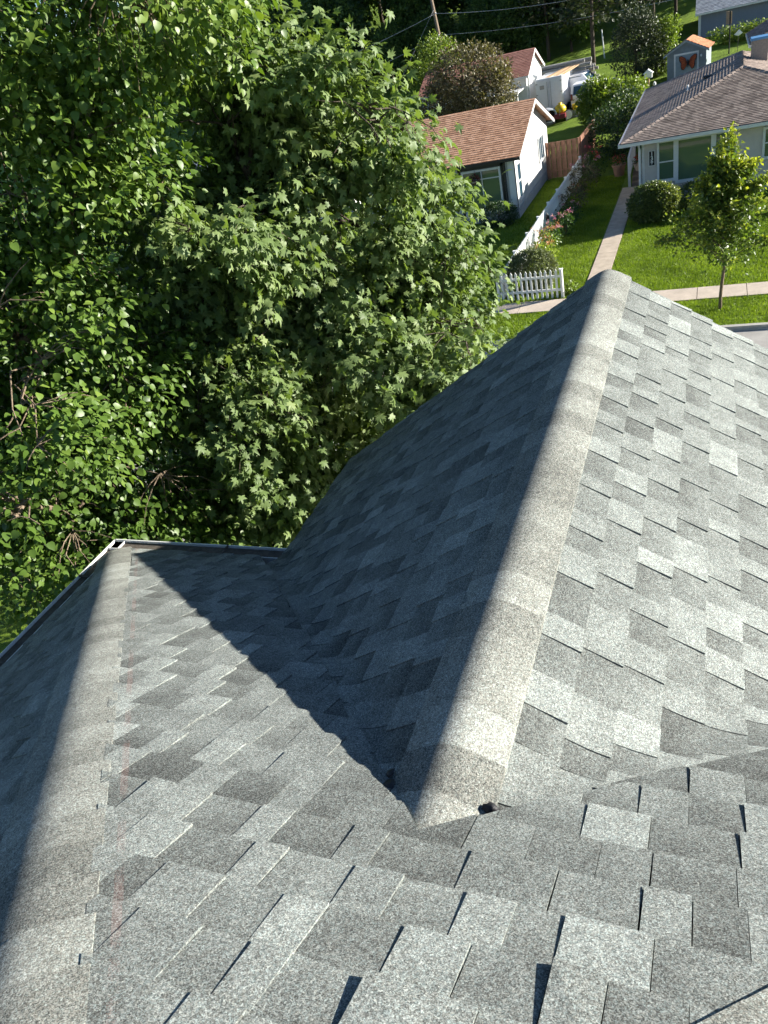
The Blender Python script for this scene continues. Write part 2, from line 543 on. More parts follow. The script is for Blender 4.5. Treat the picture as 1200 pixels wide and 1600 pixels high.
# felt / deck below the shingles, soffits and walls ---------------------------------------
H = lambda *p: Vector(p) - HOFF
d = 0.075
mb = MB()
mb.add([H(*G_)-Vector((0,0,d)), H(*GR_)-Vector((0,0,d)), H(*M_)-Vector((0,0,d))], [(0, 1, 2)])
mb.add([H(GX, BACK, GZ-d), H(GX, GY, GZ-d), H(MX_, MY_, MZ-d), H(MX_, BACK, MZ-d)], [(0, 1, 2, 3)])
mb.add([H(EXR, BACK, GZ-d), H(EXR, GY, GZ-d), H(MX_, MY_, MZ-d), H(MX_, BACK, MZ-d)], [(3, 2, 1, 0)])
mb.add([H(RX-WX, GY-0.0, GZ-d), H(RX-WX, RY, GZ-d), H(RX, RY, RZ-d), H(RX, AY, RZ-d)], [(0, 1, 2, 3)])
mb.add([H(RX+WX, GY-0.0, GZ-d), H(RX+WX, RY, GZ-d), H(RX, RY, RZ-d), H(RX, AY, RZ-d)], [(3, 2, 1, 0)])
mb.build('roof_deck', M['felt'], house)
mb = MB()
mb.box(H(GX+0.35, BACK+0.2, 0), H(EXR-0.35, GY-0.35, GZ-0.16))
mb.box(H(RX-WX+0.3, GY-0.351, 0), H(RX+WX-0.3, RY-0.3, GZ-0.16))
z0 = GZ-0.162
mb.add([H(RX-WX+0.3, RY-0.301, z0), H(RX+WX-0.3, RY-0.301, z0), H(RX, RY-0.301, RZ-0.25)], [(2, 1, 0)])
mb.add([H(GX+0.35, BACK+0.2, z0), H(EXR-0.35, BACK+0.2, z0), H(MX_, BACK+0.2, MZ-0.2)], [(0, 1, 2)])
mb.build('wall', M['own_wall'], house)
mb = MB()
mb.box(H(GX+0.01, BACK, GZ-0.15), H(EXR-0.01, GY-0.01, GZ-0.10))
mb.box(H(RX-WX+0.02, GY, GZ-0.15), H(RX+WX-0.02, RY-0.02, GZ-0.10))
mb.build('soffit', M['white_paint'], house)
# rake boards of the wing
for s in (-1, 1):
    mb = MB()
    a, b = H(RX, RY, RZ), H(RX+s*WX, RY, GZ)
    v = [a+Vector((0,-0.03,-0.03)), b+Vector((0,-0.03,-0.03)), b+Vector((0,-0.03,-0.2)), a+Vector((0,-0.03,-0.2))]
    v += [p+Vector((0, 0.022, 0)) for p in v]
    mb.add(v, [(0,1,2,3),(7,6,5,4),(0,4,5,1),(1,5,6,2),(2,6,7,3),(3,7,4,0)])
    mb.build('rake_board', M['white_paint'], house)

# gutters -------------------------------------------------------------------------
def gutter(a, b, outv):
    """K-style trough from a to b along the eave, outv = outward"""
    a, b, o = Vector(a), Vector(b), Vector(outv)
    prof = [(0.0, 0.0), (0.0, -0.10), (0.075, -0.10), (0.085, -0.055), (0.115, -0.03), (0.115, 0.004), (0.105, 0.004), (0.105, -0.006)]
    inner = [(0.105, -0.026), (0.07, -0.05), (0.062, -0.092), (0.006, -0.092), (0.006, 0.0)]
    pr = prof + inner
    n = len(pr)
    up = Vector((0, 0, 1))
    v = [a + o*x + up*z for x, z in pr] + [b + o*x + up*z for x, z in pr]
    f = [(i, (i+1) % n, n+(i+1) % n, n+i) for i in range(n)]
    g = MB().add(v, f).build('gutter', M['white_metal'], house)
    v = [a + o*x + up*z for x, z in ((0.007, -0.016), (0.104, -0.016))] + [b + o*x + up*z for x, z in ((0.104, -0.016), (0.007, -0.016))]
    MB().add(v, [(0, 1, 2, 3)]).build('gutter_fill', M['gutter_dark'], g)  # flat dark sheet covering the inner wall of the trough
    L = (b-a).length; k = int(L/0.9)
    dr = (b-a).normalized()
    for i in range(1, k+1):
        c = a + dr*(L*i/(k+0.5))
        mb = MB()
        q = [c + o*0.0 + up*0.006, c + o*0.112 + up*0.008]
        w = dr*0.007
        v = [q[0]-w, q[1]-w, q[1]+w, q[0]+w]; v += [p - up*0.012 for p in v]
        mb.add(v, [(0,1,2,3),(0,4,5,1),(2,6,7,3),(1,5,6,2),(7,6,5,4)]).build('gutter_hanger', M['gutter_dark'], g)
zg = GZ + 0.002
gutter(H(GX-0.115, GY+0.012, zg), H(RX-WX+0.02, GY+0.012, zg), (0, 1, 0))
gutter(H(GX-0.012, BACK, zg), H(GX-0.012, GY+0.115, zg), (-1, 0, 0))
gutter(H(RX+WX, GY+0.012, zg), H(EXR+0.115, GY+0.012, zg), (0, 1, 0))
gutter(H(EXR+0.012, BACK, zg), H(EXR+0.012, GY+0.115, zg), (1, 0, 0))

# ridge and hip caps ---------------------------------------------------------------
def caps(a, b, l1, l2, halfw, r, seed, first=0, tones=(0.45, 0.55, 0.62, 0.7), mat='cap', label=None, trim=False):
    """a -> b runs from the butt end; l1,l2 unit vectors down both slopes, square to the ridge"""
    a, b = Vector(a), Vector(b)
    R = random.Random(seed)
    dr = (b-a).normalized(); L = (b-a).length
    l1, l2 = Vector(l1).normalized(), Vector(l2).normalized()
    up = -(l1+l2).normalized()
    par = part_empty('cap_row', label)
    n = int(L/EXPO)+1
    NS = 14
    k0 = math.sqrt(halfw*halfw + r*r) - halfw
    variants = {}
    def mesh(variant):
        if variant in variants: return variants[variant]
        RR = random.Random(variant*13+seed)
        v, f = [], []
        rows = ((0.0, 0.0), (EXPO*0.5, 0.5), (EXPO+LAP, 1.0))
        sk = RR.uniform(-0.004, 0.004)
        for (y, q) in rows:
            for i in range(NS+1):
                s = -halfw + 2*halfw*i/NS
                m_ = math.sqrt(s*s + r*r)
                p = (l2-l1)*0.5*s + (l1+l2)*0.5*(m_ - k0)
                lift = 0.0050*(1-q) + 0.0160
                wav = 0.0005*math.sin(i*1.7+variant*2.1)*(1-q)
                v.append(p + up*(lift+wav) + dr*(y - (sk*s/halfw if q == 0 else 0)))
        w = NS+1
        for jx in range(2):
            for i in range(NS):
                f.append((jx*w+i, jx*w+i+1, (jx+1)*w+i+1, (jx+1)*w+i))
        # butt edge and flanks
        b0 = len(v)
        for i in range(w): v.append(v[i] - up*0.005)
        for i in range(NS): f.append((i+1, i, b0+i, b0+i+1))
        for e in (0, NS):
            b1 = len(v)
            for jx in range(3): v.append(v[jx*w+e] - up*0.04 + (l2 if e else l1)*0.001)
            for jx in range(2):
                q = (jx*w+e, (jx+1)*w+e, b1+jx+1, b1+jx)
                f.append(q if e == 0 else q[::-1])
        tone = RR.choice(tones) + RR.uniform(-0.04, 0.04)
        me = MB().add(v, f, tone).mesh('ridge_cap', smooth=False)
        me.polygons.foreach_set('use_smooth', [True]*len(me.polygons))
        top_n = 3*w
        rim = lambda i: i < w or i % w in (0, NS)
        sharp = me.attributes.new('sharp_edge', 'BOOLEAN', 'EDGE')
        sharp.data.foreach_set('value', [bool((e.vertices[0] >= top_n or e.vertices[1] >= top_n) or
            (e.vertices[0] < w and e.vertices[1] < w) or (e.vertices[0] % w == e.vertices[1] % w and e.vertices[0] % w in (0, NS))) for e in me.edges])
        me.materials.append(M[mat])
        variants[variant] = me
        return me
    for k in range(n):
        p = a + dr*(k*EXPO)
        s = see(p)
        o = link('ridge_cap', mesh(R.randrange(12)), None, par)
        o.location = p - HOFF
        if trim and k == n-1: o.scale.y = 0.64
    return par

dl = Vector((1, -1, TP)).normalized()               # up the left hip
n1, n0, n4 = S1.N, S0.N, S4.N
def downs(dr, na, nb):
    a = dr.cross(na); b = dr.cross(nb)
    if a.z > 0: a = -a
    if b.z > 0: b = -b
    return a, b
a0, a1 = downs(dl, n0, n1)
HS = (a0-a1)*0.018 + Vector((0, 0, 0.011))
caps(Vector(G_)+HS, Vector(M_)+HS, a0, a1, 0.148, 0.055, 21, label='caps along the near left hip', tones=(0.46, 0.52, 0.56, 0.60, 0.70))
dr_ = Vector((-1, -1, TP)).normalized()
b1_, b4_ = downs(dr_, n1, n4)
caps(Vector(GR_)+(b4_-b1_)*0.012+Vector((0,0,0.026)), Vector(M_)+(b4_-b1_)*0.012+Vector((0,0,0.026)), b1_, b4_, 0.138, 0.065, 22, label='caps along the hip at the lower right corner')
dw = Vector((0, -1, 0))
c2, c3 = downs(dw, S2.N, S3.N)
caps(Vector((RX, RY+0.01, RZ)), Vector((RX, AY+0.02, RZ)), c2, c3, 0.168, 0.06, 23, label='caps along the ridge of the cross gable', trim=True, tones=(0.50, 0.54, 0.57, 0.61, 0.70))
c0, c4 = downs(dw, S0.N, S4.N)
caps(Vector((MX_, MY_+0.05, MZ+0.004)), Vector((MX_, BACK, MZ+0.004)), c0, c4, 0.165, 0.085, 24, label='caps along the main ridge')
# ================================================================ ground, road, pavement
M['lawn'] = lawn_mat('lawn')
M['road'] = plain('road_concrete', (0.36, 0.34, 0.31), 0.9, 0.2, 0.2, 1.5, 0.3, 80)
M['slab'] = plain('pavement_slab', (0.50, 0.42, 0.34), 0.9, 0.2, 0.22, 2.0, 0.3, 70)
M['slab2'] = plain('walkway_slab', (0.47, 0.39, 0.30), 0.9, 0.2, 0.25, 3.0, 0.3, 70)
M['joint'] = plain('slab_joint', (0.10, 0.085, 0.06), 0.95, 0.1)
M['kerb'] = plain('kerb_stone', (0.40, 0.38, 0.34), 0.9, 0.2, 0.2)

def hill(x, y):
    s = 0.10*np.maximum(0, y-48) + 0.16*np.maximum(0, y-86)
    return np.where(y > 150, 0.10*102 + 0.16*64, s)

def ground_mesh():
    xs = np.concatenate([np.linspace(-900, -70, 12), np.linspace(-60, 60, 41), np.linspace(70, 900, 12)])
    ys = np.concatenate([np.linspace(-600, -20, 10), np.arange(-10, 170, 2.0), np.linspace(180, 1500, 14)])
    X, Y = np.meshgrid(xs, ys)
    Z = hill(X, Y)
    v = np.stack([X, Y, Z], -1).reshape(-1, 3)
    nx, ny = len(xs), len(ys)
    i = (np.arange(ny-1)[:, None]*nx + np.arange(nx-1)[None]).ravel()
    t = np.concatenate([np.stack([i, i+1, i+nx+1], 1), np.stack([i, i+nx+1, i+nx], 1)])
    return np_mesh('ground', v, 0, t, np.full(len(v), 0.5))
link('ground', ground_mesh(), M['lawn'], kind='structure')

boxo('road', (-80, 11.0, -0.2), (80, 23.1, 0.012), M['road'], kind='structure')
kb = boxo('kerb', (-80, 23.1, -0.2), (80, 23.13, 0.05), M['kerb'], kind='structure')
me = MB().box((0, 0, 0), (2.38, 0.16, 0.16)).mesh('kerb_stone'); me.materials.append(M['kerb'])
for k in range(-12, 10):
    o = link('kerb_stone', me, None, kb); o.location = (k*2.4, 23.135, -0.02)

sw = boxo('sidewalk', (-80, 25.9, -0.1), (80, 27.02, 0.008), M['joint'], kind='structure')
me = MB().box((0, 0, 0), (1.5, 1.1, 0.03)).mesh('slab'); me.materials.append(M['slab'])
for k in range(-16, 8):
    o = link('slab', me, None, sw)
    o.location = (k*1.52 - 0.35, 25.91, 0.004 + rnd.uniform(0, 0.008))
    o.rotation_euler = (rnd.uniform(-0.003, 0.003), rnd.uniform(-0.003, 0.003), 0)
wk = boxo('walkway', (-4.30, 27.03, -0.1), (-3.52, 42.8, 0.006), M['joint'], kind='structure')
me = MB().box((0, 0, 0), (0.76, 1.22, 0.028)).mesh('slab'); me.materials.append(M['slab2'])
for k in range(13):
    o = link('slab', me, None, wk)
    o.location = (-4.29, 27.04 + k*1.235, 0.004 + rnd.uniform(0, 0.008))
    if 27.04+k*1.235+1.22 > 43: o.scale.y = 0.7
# our own front walk and strip on the near side
boxo('path', (-9.0, 8.6, -0.1), (-7.4, 10.98, 0.02), M['slab'], kind='structure')
boxo('driveway', (-13.5, -6.0, -0.1), (-9.6, 10.98, 0.016), M['road'], kind='structure')

def grass(regions, per, seed):
    R = np.random.default_rng(seed)
    P = []
    for x0, x1, y0, y1, dens in regions:
        n = int((x1-x0)*(y1-y0)*dens*per)
        p = np.stack([R.uniform(x0, x1, n), R.uniform(y0, y1, n)], 1); P.append(p)
    P = np.concatenate(P); n = len(P)
    z = hill(P[:, 0], P[:, 1])
    h = R.uniform(0.045, 0.10, n); a = R.uniform(0, 6.283, n); w = R.uniform(0.007, 0.015, n)
    lx, ly = R.normal(0, 0.022, n), R.normal(0, 0.022, n)
    b = np.stack([P[:, 0], P[:, 1], z-0.005], 1)
    d = np.stack([np.cos(a)*w, np.sin(a)*w, np.zeros(n)], 1)
    t = b + np.stack([lx, ly, h], 1)
    v = np.stack([b-d, b+d, t], 1).reshape(-1, 3)
    tri = np.arange(3*n).reshape(-1, 3)
    patch = 0.45 + 0.30*np.sin(P[:, 0]*5.3+P[:, 1]*3.1)*np.sin(P[:, 1]*4.7) * 0.5 + 0.28*np.sin(P[:, 0]*1.7+np.sin(P[:, 1]*1.1)*2)*np.sin(P[:, 1]*0.9+0.5) 
    tone = np.clip(np.repeat(patch + R.normal(0, 0.2, n), 3), 0, 1)
    return np_mesh('grass', v, 0, tri, tone)
M['grass'] = leaf_mat('grass_blade', (0.085, 0.130, 0.010), (0.170, 0.245, 0.020), (0.270, 0.340, 0.045), 0.5, 0.3, 0.35)
g = link('grass', grass([(-3.48, 3.5, 27.02, 38, 1.0), (-7.1, -4.36, 27.02, 46, 1.0), (-9.0, -7.1, 27.02, 47, 0.7), (-9, 4, 23.3, 25.9, 1.0), (-14, -9, 27.02, 39, 0.5)], 900, 5), M['grass'])
tag(g, 'mown green lawn grass across the street', 'grass', kind='stuff')
# ================================================================ foliage tools
def leaf_template(kind):
    if kind == 'maple':      # five lobed, petiole end at origin, tip +Y, unit width
        o = [(0, 0.0), (0.20, -0.10), (0.40, -0.08), (0.27, 0.12), (0.58, 0.34), (0.36, 0.38), (0.44, 0.62), (0.17, 0.50), (0.12, 0.72), (0.0, 1.0)]
        pts = o + [(-x, y) for x, y in o[-2:0:-1]]
        c = (0, 0.28)
        v = [(c[0], c[1], 0.0)]
        for x, y in pts:
            r = math.hypot(x-c[0], y-c[1])
            v.append((x, y, -0.55*r*r + 0.16*abs(x)))
        n = len(pts)
        f = [(0, 1+i, 1+(i+1) % n) for i in range(n)]
    elif kind == 'ovate':    # mulberry: broad heart with pointed tip, folded along the rib
        o = [(0, 0), (0.30, 0.05), (0.42, 0.28), (0.34, 0.60), (0.14, 0.86), (0, 1.05)]
        v = [(0, 0, 0), (0, 0.35, -0.03), (0, 0.7, -0.09), (0, 1.05, -0.22)]
        for sx in (1, -1):
            for x, y in o[1:-1]: v.append((sx*x, y, 0.10*abs(x)*1.2 - 0.2*y*y))
        f = []
        for s_ in (0, 1):
            b = 4 + s_*4
            q = [(0, b, 1), (1, b, b+1), (1, b+1, 2), (2, b+1, b+2), (2, b+2, b+3), (2, b+3, 3)]
            f += [t if s_ == 0 else (t[0], t[2], t[1]) for t in q]
        f = f
    elif kind == 'small':
        v = [(0, 0, 0), (0.33, 0.45, 0.06), (0, 1, -0.1), (-0.33, 0.45, 0.06)]
        f = [(0, 1, 2), (0, 2, 3)]
    elif kind == 'clump':    # two crossed small leaves for far foliage
        v = [(0, 0, 0), (0.4, 0.45, 0.1), (0, 1, -0.1), (-0.4, 0.5, 0.05), (0.1, 0.1, -0.3), (-0.1, 0.9, 0.35), (0.2, 0.6, 0.0)]
        f = [(0, 1, 2), (0, 2, 3), (4, 6, 5)]
    return np.array(v, float), np.array(f, int)

def frames(tip, nrm):
    tip = tip/np.linalg.norm(tip, axis=1, keepdims=True)
    nrm = nrm - (nrm*tip).sum(1, keepdims=True)*tip
    nrm = nrm/np.maximum(np.linalg.norm(nrm, axis=1, keepdims=True), 1e-6)
    side = np.cross(tip, nrm)
    return side, tip, nrm

def leaves_mesh(name, kind, P, tip, nrm, size, tone):
    V, F = leaf_template(kind)
    s, t, n = frames(tip, nrm)
    v = P[:, None, :] + size[:, None, None]*(V[None, :, 0:1]*s[:, None] + V[None, :, 1:2]*t[:, None] + V[None, :, 2:3]*n[:, None])
    k = len(V)
    tri = (F[None] + (np.arange(len(P))*k)[:, None, None]).reshape(-1, 3)
    return np_mesh(name, v.reshape(-1, 3), 0, tri, np.repeat(tone, k))

def clumps(blobs, n, R, shell=0.5, gap=0.0, spread=0.0):
    """clump centres in a union of ellipsoids (c, r), kept towards the outside; also outward direction"""
    out, dirs = [], []
    w = np.array([b[1][0]*b[1][1]*b[1][2] for b in blobs])**0.75; w /= w.sum()
    m = 9                                   # clumps gather into leafy sprays with gaps between
    while len(out) < n:
        i = R.choice(len(blobs), p=w)
        c, r = np.array(blobs[i][0]), np.array(blobs[i][1])
        d = R.normal(size=3); d /= np.linalg.norm(d)
        rad = shell + (1-shell)*R.random()**0.6
        p = c + d*r*rad
        if gap and (math.sin(p[0]*2.3+1)*math.sin(p[1]*2.9)*math.sin(p[2]*2.1+0.6)) > gap: continue
        dd = d/r/np.linalg.norm(d/r)
        if spread <= 0:
            out.append(p); dirs.append(dd); continue
        t = dd*0.7 + R.normal(size=3)*0.5 + np.array([0, 0, -0.25]); t /= np.linalg.norm(t)
        for q in range(m):
            out.append(p + t*spread*1.7*(q/m-0.4) + R.normal(size=3)*spread*np.array([0.5, 0.5, 0.28])); dirs.append(dd)
    out, dirs = out[:n], dirs[:n]
    return np.array(out), np.array(dirs)

def spray(C, D, per, rad, R, droop=0.5, out=0.5, up=0.6, jit=0.45):
    """leaves around each clump centre"""
    n = len(C)*per
    c = np.repeat(C, per, 0); d = np.repeat(D, per, 0)
    off = R.normal(size=(n, 3))*rad*np.array([1, 1, 0.7])
    P = c + off
    o2 = off/np.maximum(np.linalg.norm(off, axis=1, keepdims=True), 1e-6)
    tip = o2*0.7 + d*out + np.array([0, 0, -droop]) + R.normal(size=(n, 3))*jit
    nrm = d*0.35 + np.array([0, 0, up]) + np.array(SUN)*0.55 + R.normal(size=(n, 3))*jit
    return P, tip, nrm

M['bark'] = bark_mat('bark_grey', (0.035, 0.028, 0.022), (0.12, 0.095, 0.075))
M['bark_tan'] = bark_mat('bark_tan', (0.09, 0.065, 0.045), (0.26, 0.20, 0.14))
M['maple'] = leaf_mat('maple_leaf', (0.058, 0.096, 0.028), (0.136, 0.194, 0.066), (0.215, 0.268, 0.100), 0.52, 0.30, 0.30)
M['mulberry'] = leaf_mat('mulberry_leaf', (0.038, 0.078, 0.012), (0.092, 0.156, 0.026), (0.180, 0.242, 0.044), 0.42, 0.32, 0.27)

def limb(mb, a, b, r0, r1, R, n=6, wob=0.08, sides=7):
    a, b = Vector(a), Vector(b)
    L = (b-a).length
    pts = []
    for i in range(n+1):
        t = i/n
        p = a.lerp(b, t) + Vector((R.normal(), R.normal(), R.normal()*0.6))*wob*L*0.35*math.sin(math.pi*t)
        p.z += 0.10*L*math.sin(math.pi*t)
        pts.append(p)
    mb.tube(pts, [r0+(r1-r0)*i/n for i in range(n+1)], sides)
    return pts

def near_tree(name, label, base, fork, blobs, nclump, per, rad, kind, size, mat, bark, seed, shell, gap, droop, out, up, tone_f, trunk_r, limbs=None, jit=0.45, cat='tree', hero=300, twig_every=3):
    R = np.random.default_rng(seed)
    t = thing(name, label, cat, base)
    B = np.array(base)
    mb = MB()
    tr = limb(mb, Vector((0, 0, -0.2)), Vector(np.array(fork)-B), trunk_r, trunk_r*0.55, R, 8, 0.05, 10)
    mb.build('trunk', M[bark], t, smooth=True)
    C, D = clumps(blobs, nclump, R, shell, gap, 0.26)
    nodes = list(tr[4:])
    for c, r in (limbs or blobs):
        mb = MB()
        st = min(nodes, key=lambda p: (p - Vector(np.array(c)-B)).length + 0.8*max(0, p.z-(c[2]-B[2])+0.6))
        pts = limb(mb, st, Vector(np.array(c)-B), trunk_r*0.22, 0.010, R, 7, 0.12)
        for k in range(6):
            dd = R.normal(size=3); dd /= np.linalg.norm(dd); dd[2] = abs(dd[2])*0.7
            e = Vector(np.array(c)-B + dd*np.array(r)*0.8)
            q = limb(mb, pts[R.integers(3, 7)], e, 0.013, 0.004, R, 5, 0.15, 5)
            nodes += q[2:]
        nodes += pts[2:]
        mb.build('branch', M[bark], t, smooth=True)
    # twigs out to the leaf clumps
    mb = MB()
    NA = np.array([tuple(p) for p in nodes])
    for c in C[::twig_every]:
        l = c - B
        i = np.argmin(((NA-l)**2).sum(1))
        limb(mb, Vector(NA[i]), Vector(l), 0.006, 0.0022, R, 3, 0.15, 4)
    mb.build('twigs', M[bark], t, kind='stuff')
    P, tip, nrm = spray(C, D, per, rad, R, droop, out, up, jit)
    n = len(P)
    sz = R.uniform(size[0], size[1], n)
    tone = np.clip(tone_f(P, R), 0, 1)
    # the leaves that show largest are single objects
    cam_p = np.array([0, 0, EYE])
    d = P - cam_p; dist = np.linalg.norm(d, axis=1)
    zf = d @ np.array(CF); px = 600+1152*(d @ np.array(CR))/np.maximum(zf, .1); py = 800+1152*(d @ np.array(CD))/np.maximum(zf, .1)
    s_, t_, n_ = frames(tip, nrm)
    facing = np.abs((d/dist[:, None]*n_).sum(1))
    ok = (zf > 0.5) & (px > 0) & (px < 1200) & (py > 0) & (py < 1600)
    score = np.where(ok, sz**2*(0.25+facing)/dist**2, 0)
    # nearest in front of its neighbours: prefer the outermost along the view
    order = np.argsort(-score)
    single = order[:hero]
    mask = np.ones(n, bool); mask[single] = False
    me = leaves_mesh('crown', kind, P[mask]-B, tip[mask], nrm[mask], sz[mask], tone[mask])
    link('crown', me, M[mat], t, kind='stuff')
    if hero:
        V, F = leaf_template(kind)
        protos = []
        for q in range(6):
            pm = np_mesh('leaf', V, 0, F, np.full(len(V), 0.25+0.13*q)); pm.materials.append(M[mat]); protos.append(pm)
        for i in single:
            q = int(np.clip(round((tone[i]-0.25)/0.13), 0, 5))
            o = bpy.data.objects.new('leaf', protos[q]); COL.objects.link(o); o.parent = t
            mt = Matrix.Identity(4)
            for a in range(3):
                mt[a][0] = s_[i][a]*sz[i]; mt[a][1] = t_[i][a]*sz[i]; mt[a][2] = n_[i][a]*sz[i]; mt[a][3] = P[i][a]-B[a]
            o.matrix_local = mt
    return t

def tone_noise(P, R, base=0.5, amp=0.22, top=None):
    b = base + amp*0.6*np.sin(P[:, 0]*3.1+P[:, 2]*2.3)*np.sin(P[:, 1]*2.7+1) + R.normal(0, amp*0.6, len(P))
    return b

# the maple beyond the front gutter
maple_blobs = [((-4.6, 5.9, 8.1), (0.8, 0.6, 0.8)), ((-3.5, 6.4, 9.55), (0.65, 0.6, 0.45)), ((-2.95, 6.5, 9.45), (0.5, 0.5, 0.38)), ((-2.6, 6.6, 9.0), (0.36, 0.45, 0.33)), ((-2.2, 6.45, 7.05), (0.40, 0.5, 0.55)), ((-2.55, 6.2, 6.5), (0.5, 0.5, 0.6)), ((-3.9, 6.2, 9.35), (0.55, 0.6, 0.55)), ((-2.9, 7.2, 8.75), (0.5, 0.7, 0.5)), ((-2.6, 7.3, 7.4), (0.5, 0.7, 0.9)), ((-3.35, 7.0, 8.25), (1.10, 1.20, 1.10)), ((-4.4, 6.3, 7.30), (1.25, 1.20, 1.60)), ((-3.15, 6.9, 6.75), (1.0, 1.20, 1.40)),
               ((-4.25, 5.5, 5.55), (1.25, 0.90, 1.15)), ((-3.75, 5.5, 8.6), (0.6, 0.5, 0.6)), ((-4.0, 5.2, 6.9), (0.6, 0.5, 0.7)), ((-3.75, 6.9, 8.95), (0.75, 0.80, 0.75)), ((-4.6, 7.3, 8.6), (0.9, 0.9, 0.9)),
               ((-2.75, 7.4, 5.3), (1.0, 1.1, 1.2)), ((-5.6, 7.8, 6.0), (1.2, 1.2, 1.5)), ((-4.7, 5.9, 6.3), (0.9, 0.8, 0.9)), ((-5.3, 6.6, 5.2), (1.2, 0.9, 1.2)), ((-5.1, 6.6, 7.9), (0.9, 0.9, 0.9))]
near_tree('maple_tree', 'broad maple with pale green lobed leaves just beyond the gutter', (-5.0, 7.4, 0), (-4.5, 7.2, 6.4), maple_blobs,
          5200, 14, 0.105, 'maple', (0.055, 0.112), 'maple', 'bark', 31, 0.50, 0.24, 0.75, 0.45, 0.55, lambda P, R: tone_noise(P, R, 0.52, 0.24), 0.13)
# the mulberry at the left, nearer
mul_blobs = [((-5.0, 4.6, 6.1), (0.8, 0.6, 0.7)), ((-5.9, 4.9, 5.6), (1.0, 0.8, 0.8)), ((-5.2, 5.8, 10.9), (1.6, 0.9, 0.7)), ((-6.2, 4.9, 10.6), (1.3, 1.0, 0.9)), ((-4.55, 3.5, 7.75), (0.5, 0.45, 0.5)), ((-5.3, 5.1, 10.0), (1.6, 1.2, 1.2)), ((-5.5, 4.5, 8.2), (1.35, 1.1, 1.15)), ((-4.0, 5.6, 10.3), (1.25, 0.85, 0.85)),
             ((-4.75, 5.0, 9.1), (0.95, 0.85, 0.8)), ((-5.2, 4.35, 6.9), (1.0, 0.75, 0.7)), ((-4.45, 2.95, 7.5), (0.55, 0.5, 0.45)), ((-6.8, 4.2, 8.6), (1.5, 1.4, 2.2)),
             ((-5.4, 3.9, 6.4), (0.9, 0.6, 0.7)), ((-4.9, 5.0, 7.5), (0.7, 0.6, 0.6)), ((-6.2, 5.2, 7.2), (1.1, 1.0, 1.1))]
near_tree('mulberry_tree', 'bushy tree with glossy bright green pointed leaves beside the roof', (-8.3, 6.4, 0), (-7.2, 5.6, 6.2), mul_blobs,
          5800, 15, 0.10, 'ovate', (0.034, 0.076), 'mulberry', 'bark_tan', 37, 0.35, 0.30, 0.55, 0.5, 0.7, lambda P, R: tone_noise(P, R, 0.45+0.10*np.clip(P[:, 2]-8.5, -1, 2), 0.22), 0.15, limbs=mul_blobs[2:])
# ================================================================ far houses
M['stucco'] = plain('white_stucco', (0.50, 0.50, 0.49), 0.85, 0.2, 0.12, 2.0, 0.5, 25)
M['block'] = plain('foundation_block', (0.36, 0.37, 0.38), 0.9, 0.2, 0.2, 4)
M['trim'] = plain('white_trim', (0.66, 0.66, 0.64), 0.5, 0.4, 0.08)
M['dark_trim'] = plain('dark_trim', (0.016, 0.018, 0.022), 0.4, 0.4, 0.2)
M['roof_tan'] = course_mat('roof_orange_brown', (0.32, 0.165, 0.100), (0.50, 0.275, 0.165), (0.62, 0.365, 0.235))
M['roof_brown'] = course_mat('roof_taupe', (0.15, 0.116, 0.096), (0.26, 0.205, 0.172), (0.39, 0.31, 0.255))
M['roof_red'] = course_mat('roof_salmon', (0.28, 0.125, 0.095), (0.36, 0.170, 0.125), (0.42, 0.21, 0.155))
M['roof_grey'] = course_mat('roof_pale_grey', (0.22, 0.23, 0.25), (0.32, 0.34, 0.37), (0.42, 0.44, 0.47))
M['roof_cedar'] = course_mat('roof_cedar', (0.30, 0.12, 0.065), (0.44, 0.19, 0.10), (0.55, 0.26, 0.15))
M['siding'] = plain('siding_grey_beige', (0.54, 0.49, 0.44), 0.6, 0.3, 0.08)
M['siding_blue'] = plain('siding_blue_grey', (0.20, 0.22, 0.27), 0.6, 0.3, 0.08)
M['glass'] = glass_mat('window_glass', (0.085, 0.135, 0.080))  # green of the reflected trees is put into the base colour
M['glass_blue'] = glass_mat('window_glass_blue', (0.02, 0.05, 0.075))
M['brick'] = plain('chimney_brick', (0.30, 0.25, 0.22), 0.9, 0.2, 0.25, 12, 0.4)
M['blue_tarp'] = plain('blue_cover', (0.10, 0.26, 0.48), 0.4, 0.4, 0.2)
M['cedar_board'] = plain('cedar_board', (0.36, 0.195, 0.130), 0.8, 0.2, 0.3, 5, 0.3)
M['concrete'] = plain('stoop_concrete', (0.25, 0.19, 0.15), 0.9, 0.2, 0.2)
M['terracotta'] = plain('terracotta', (0.34, 0.20, 0.14), 0.8, 0.2, 0.2)
M['pot_cream'] = plain('pot_cream', (0.46, 0.36, 0.28), 0.8, 0.2, 0.2)
M['rubber'] = plain('rubber', (0.015, 0.015, 0.016), 0.8, 0.2)

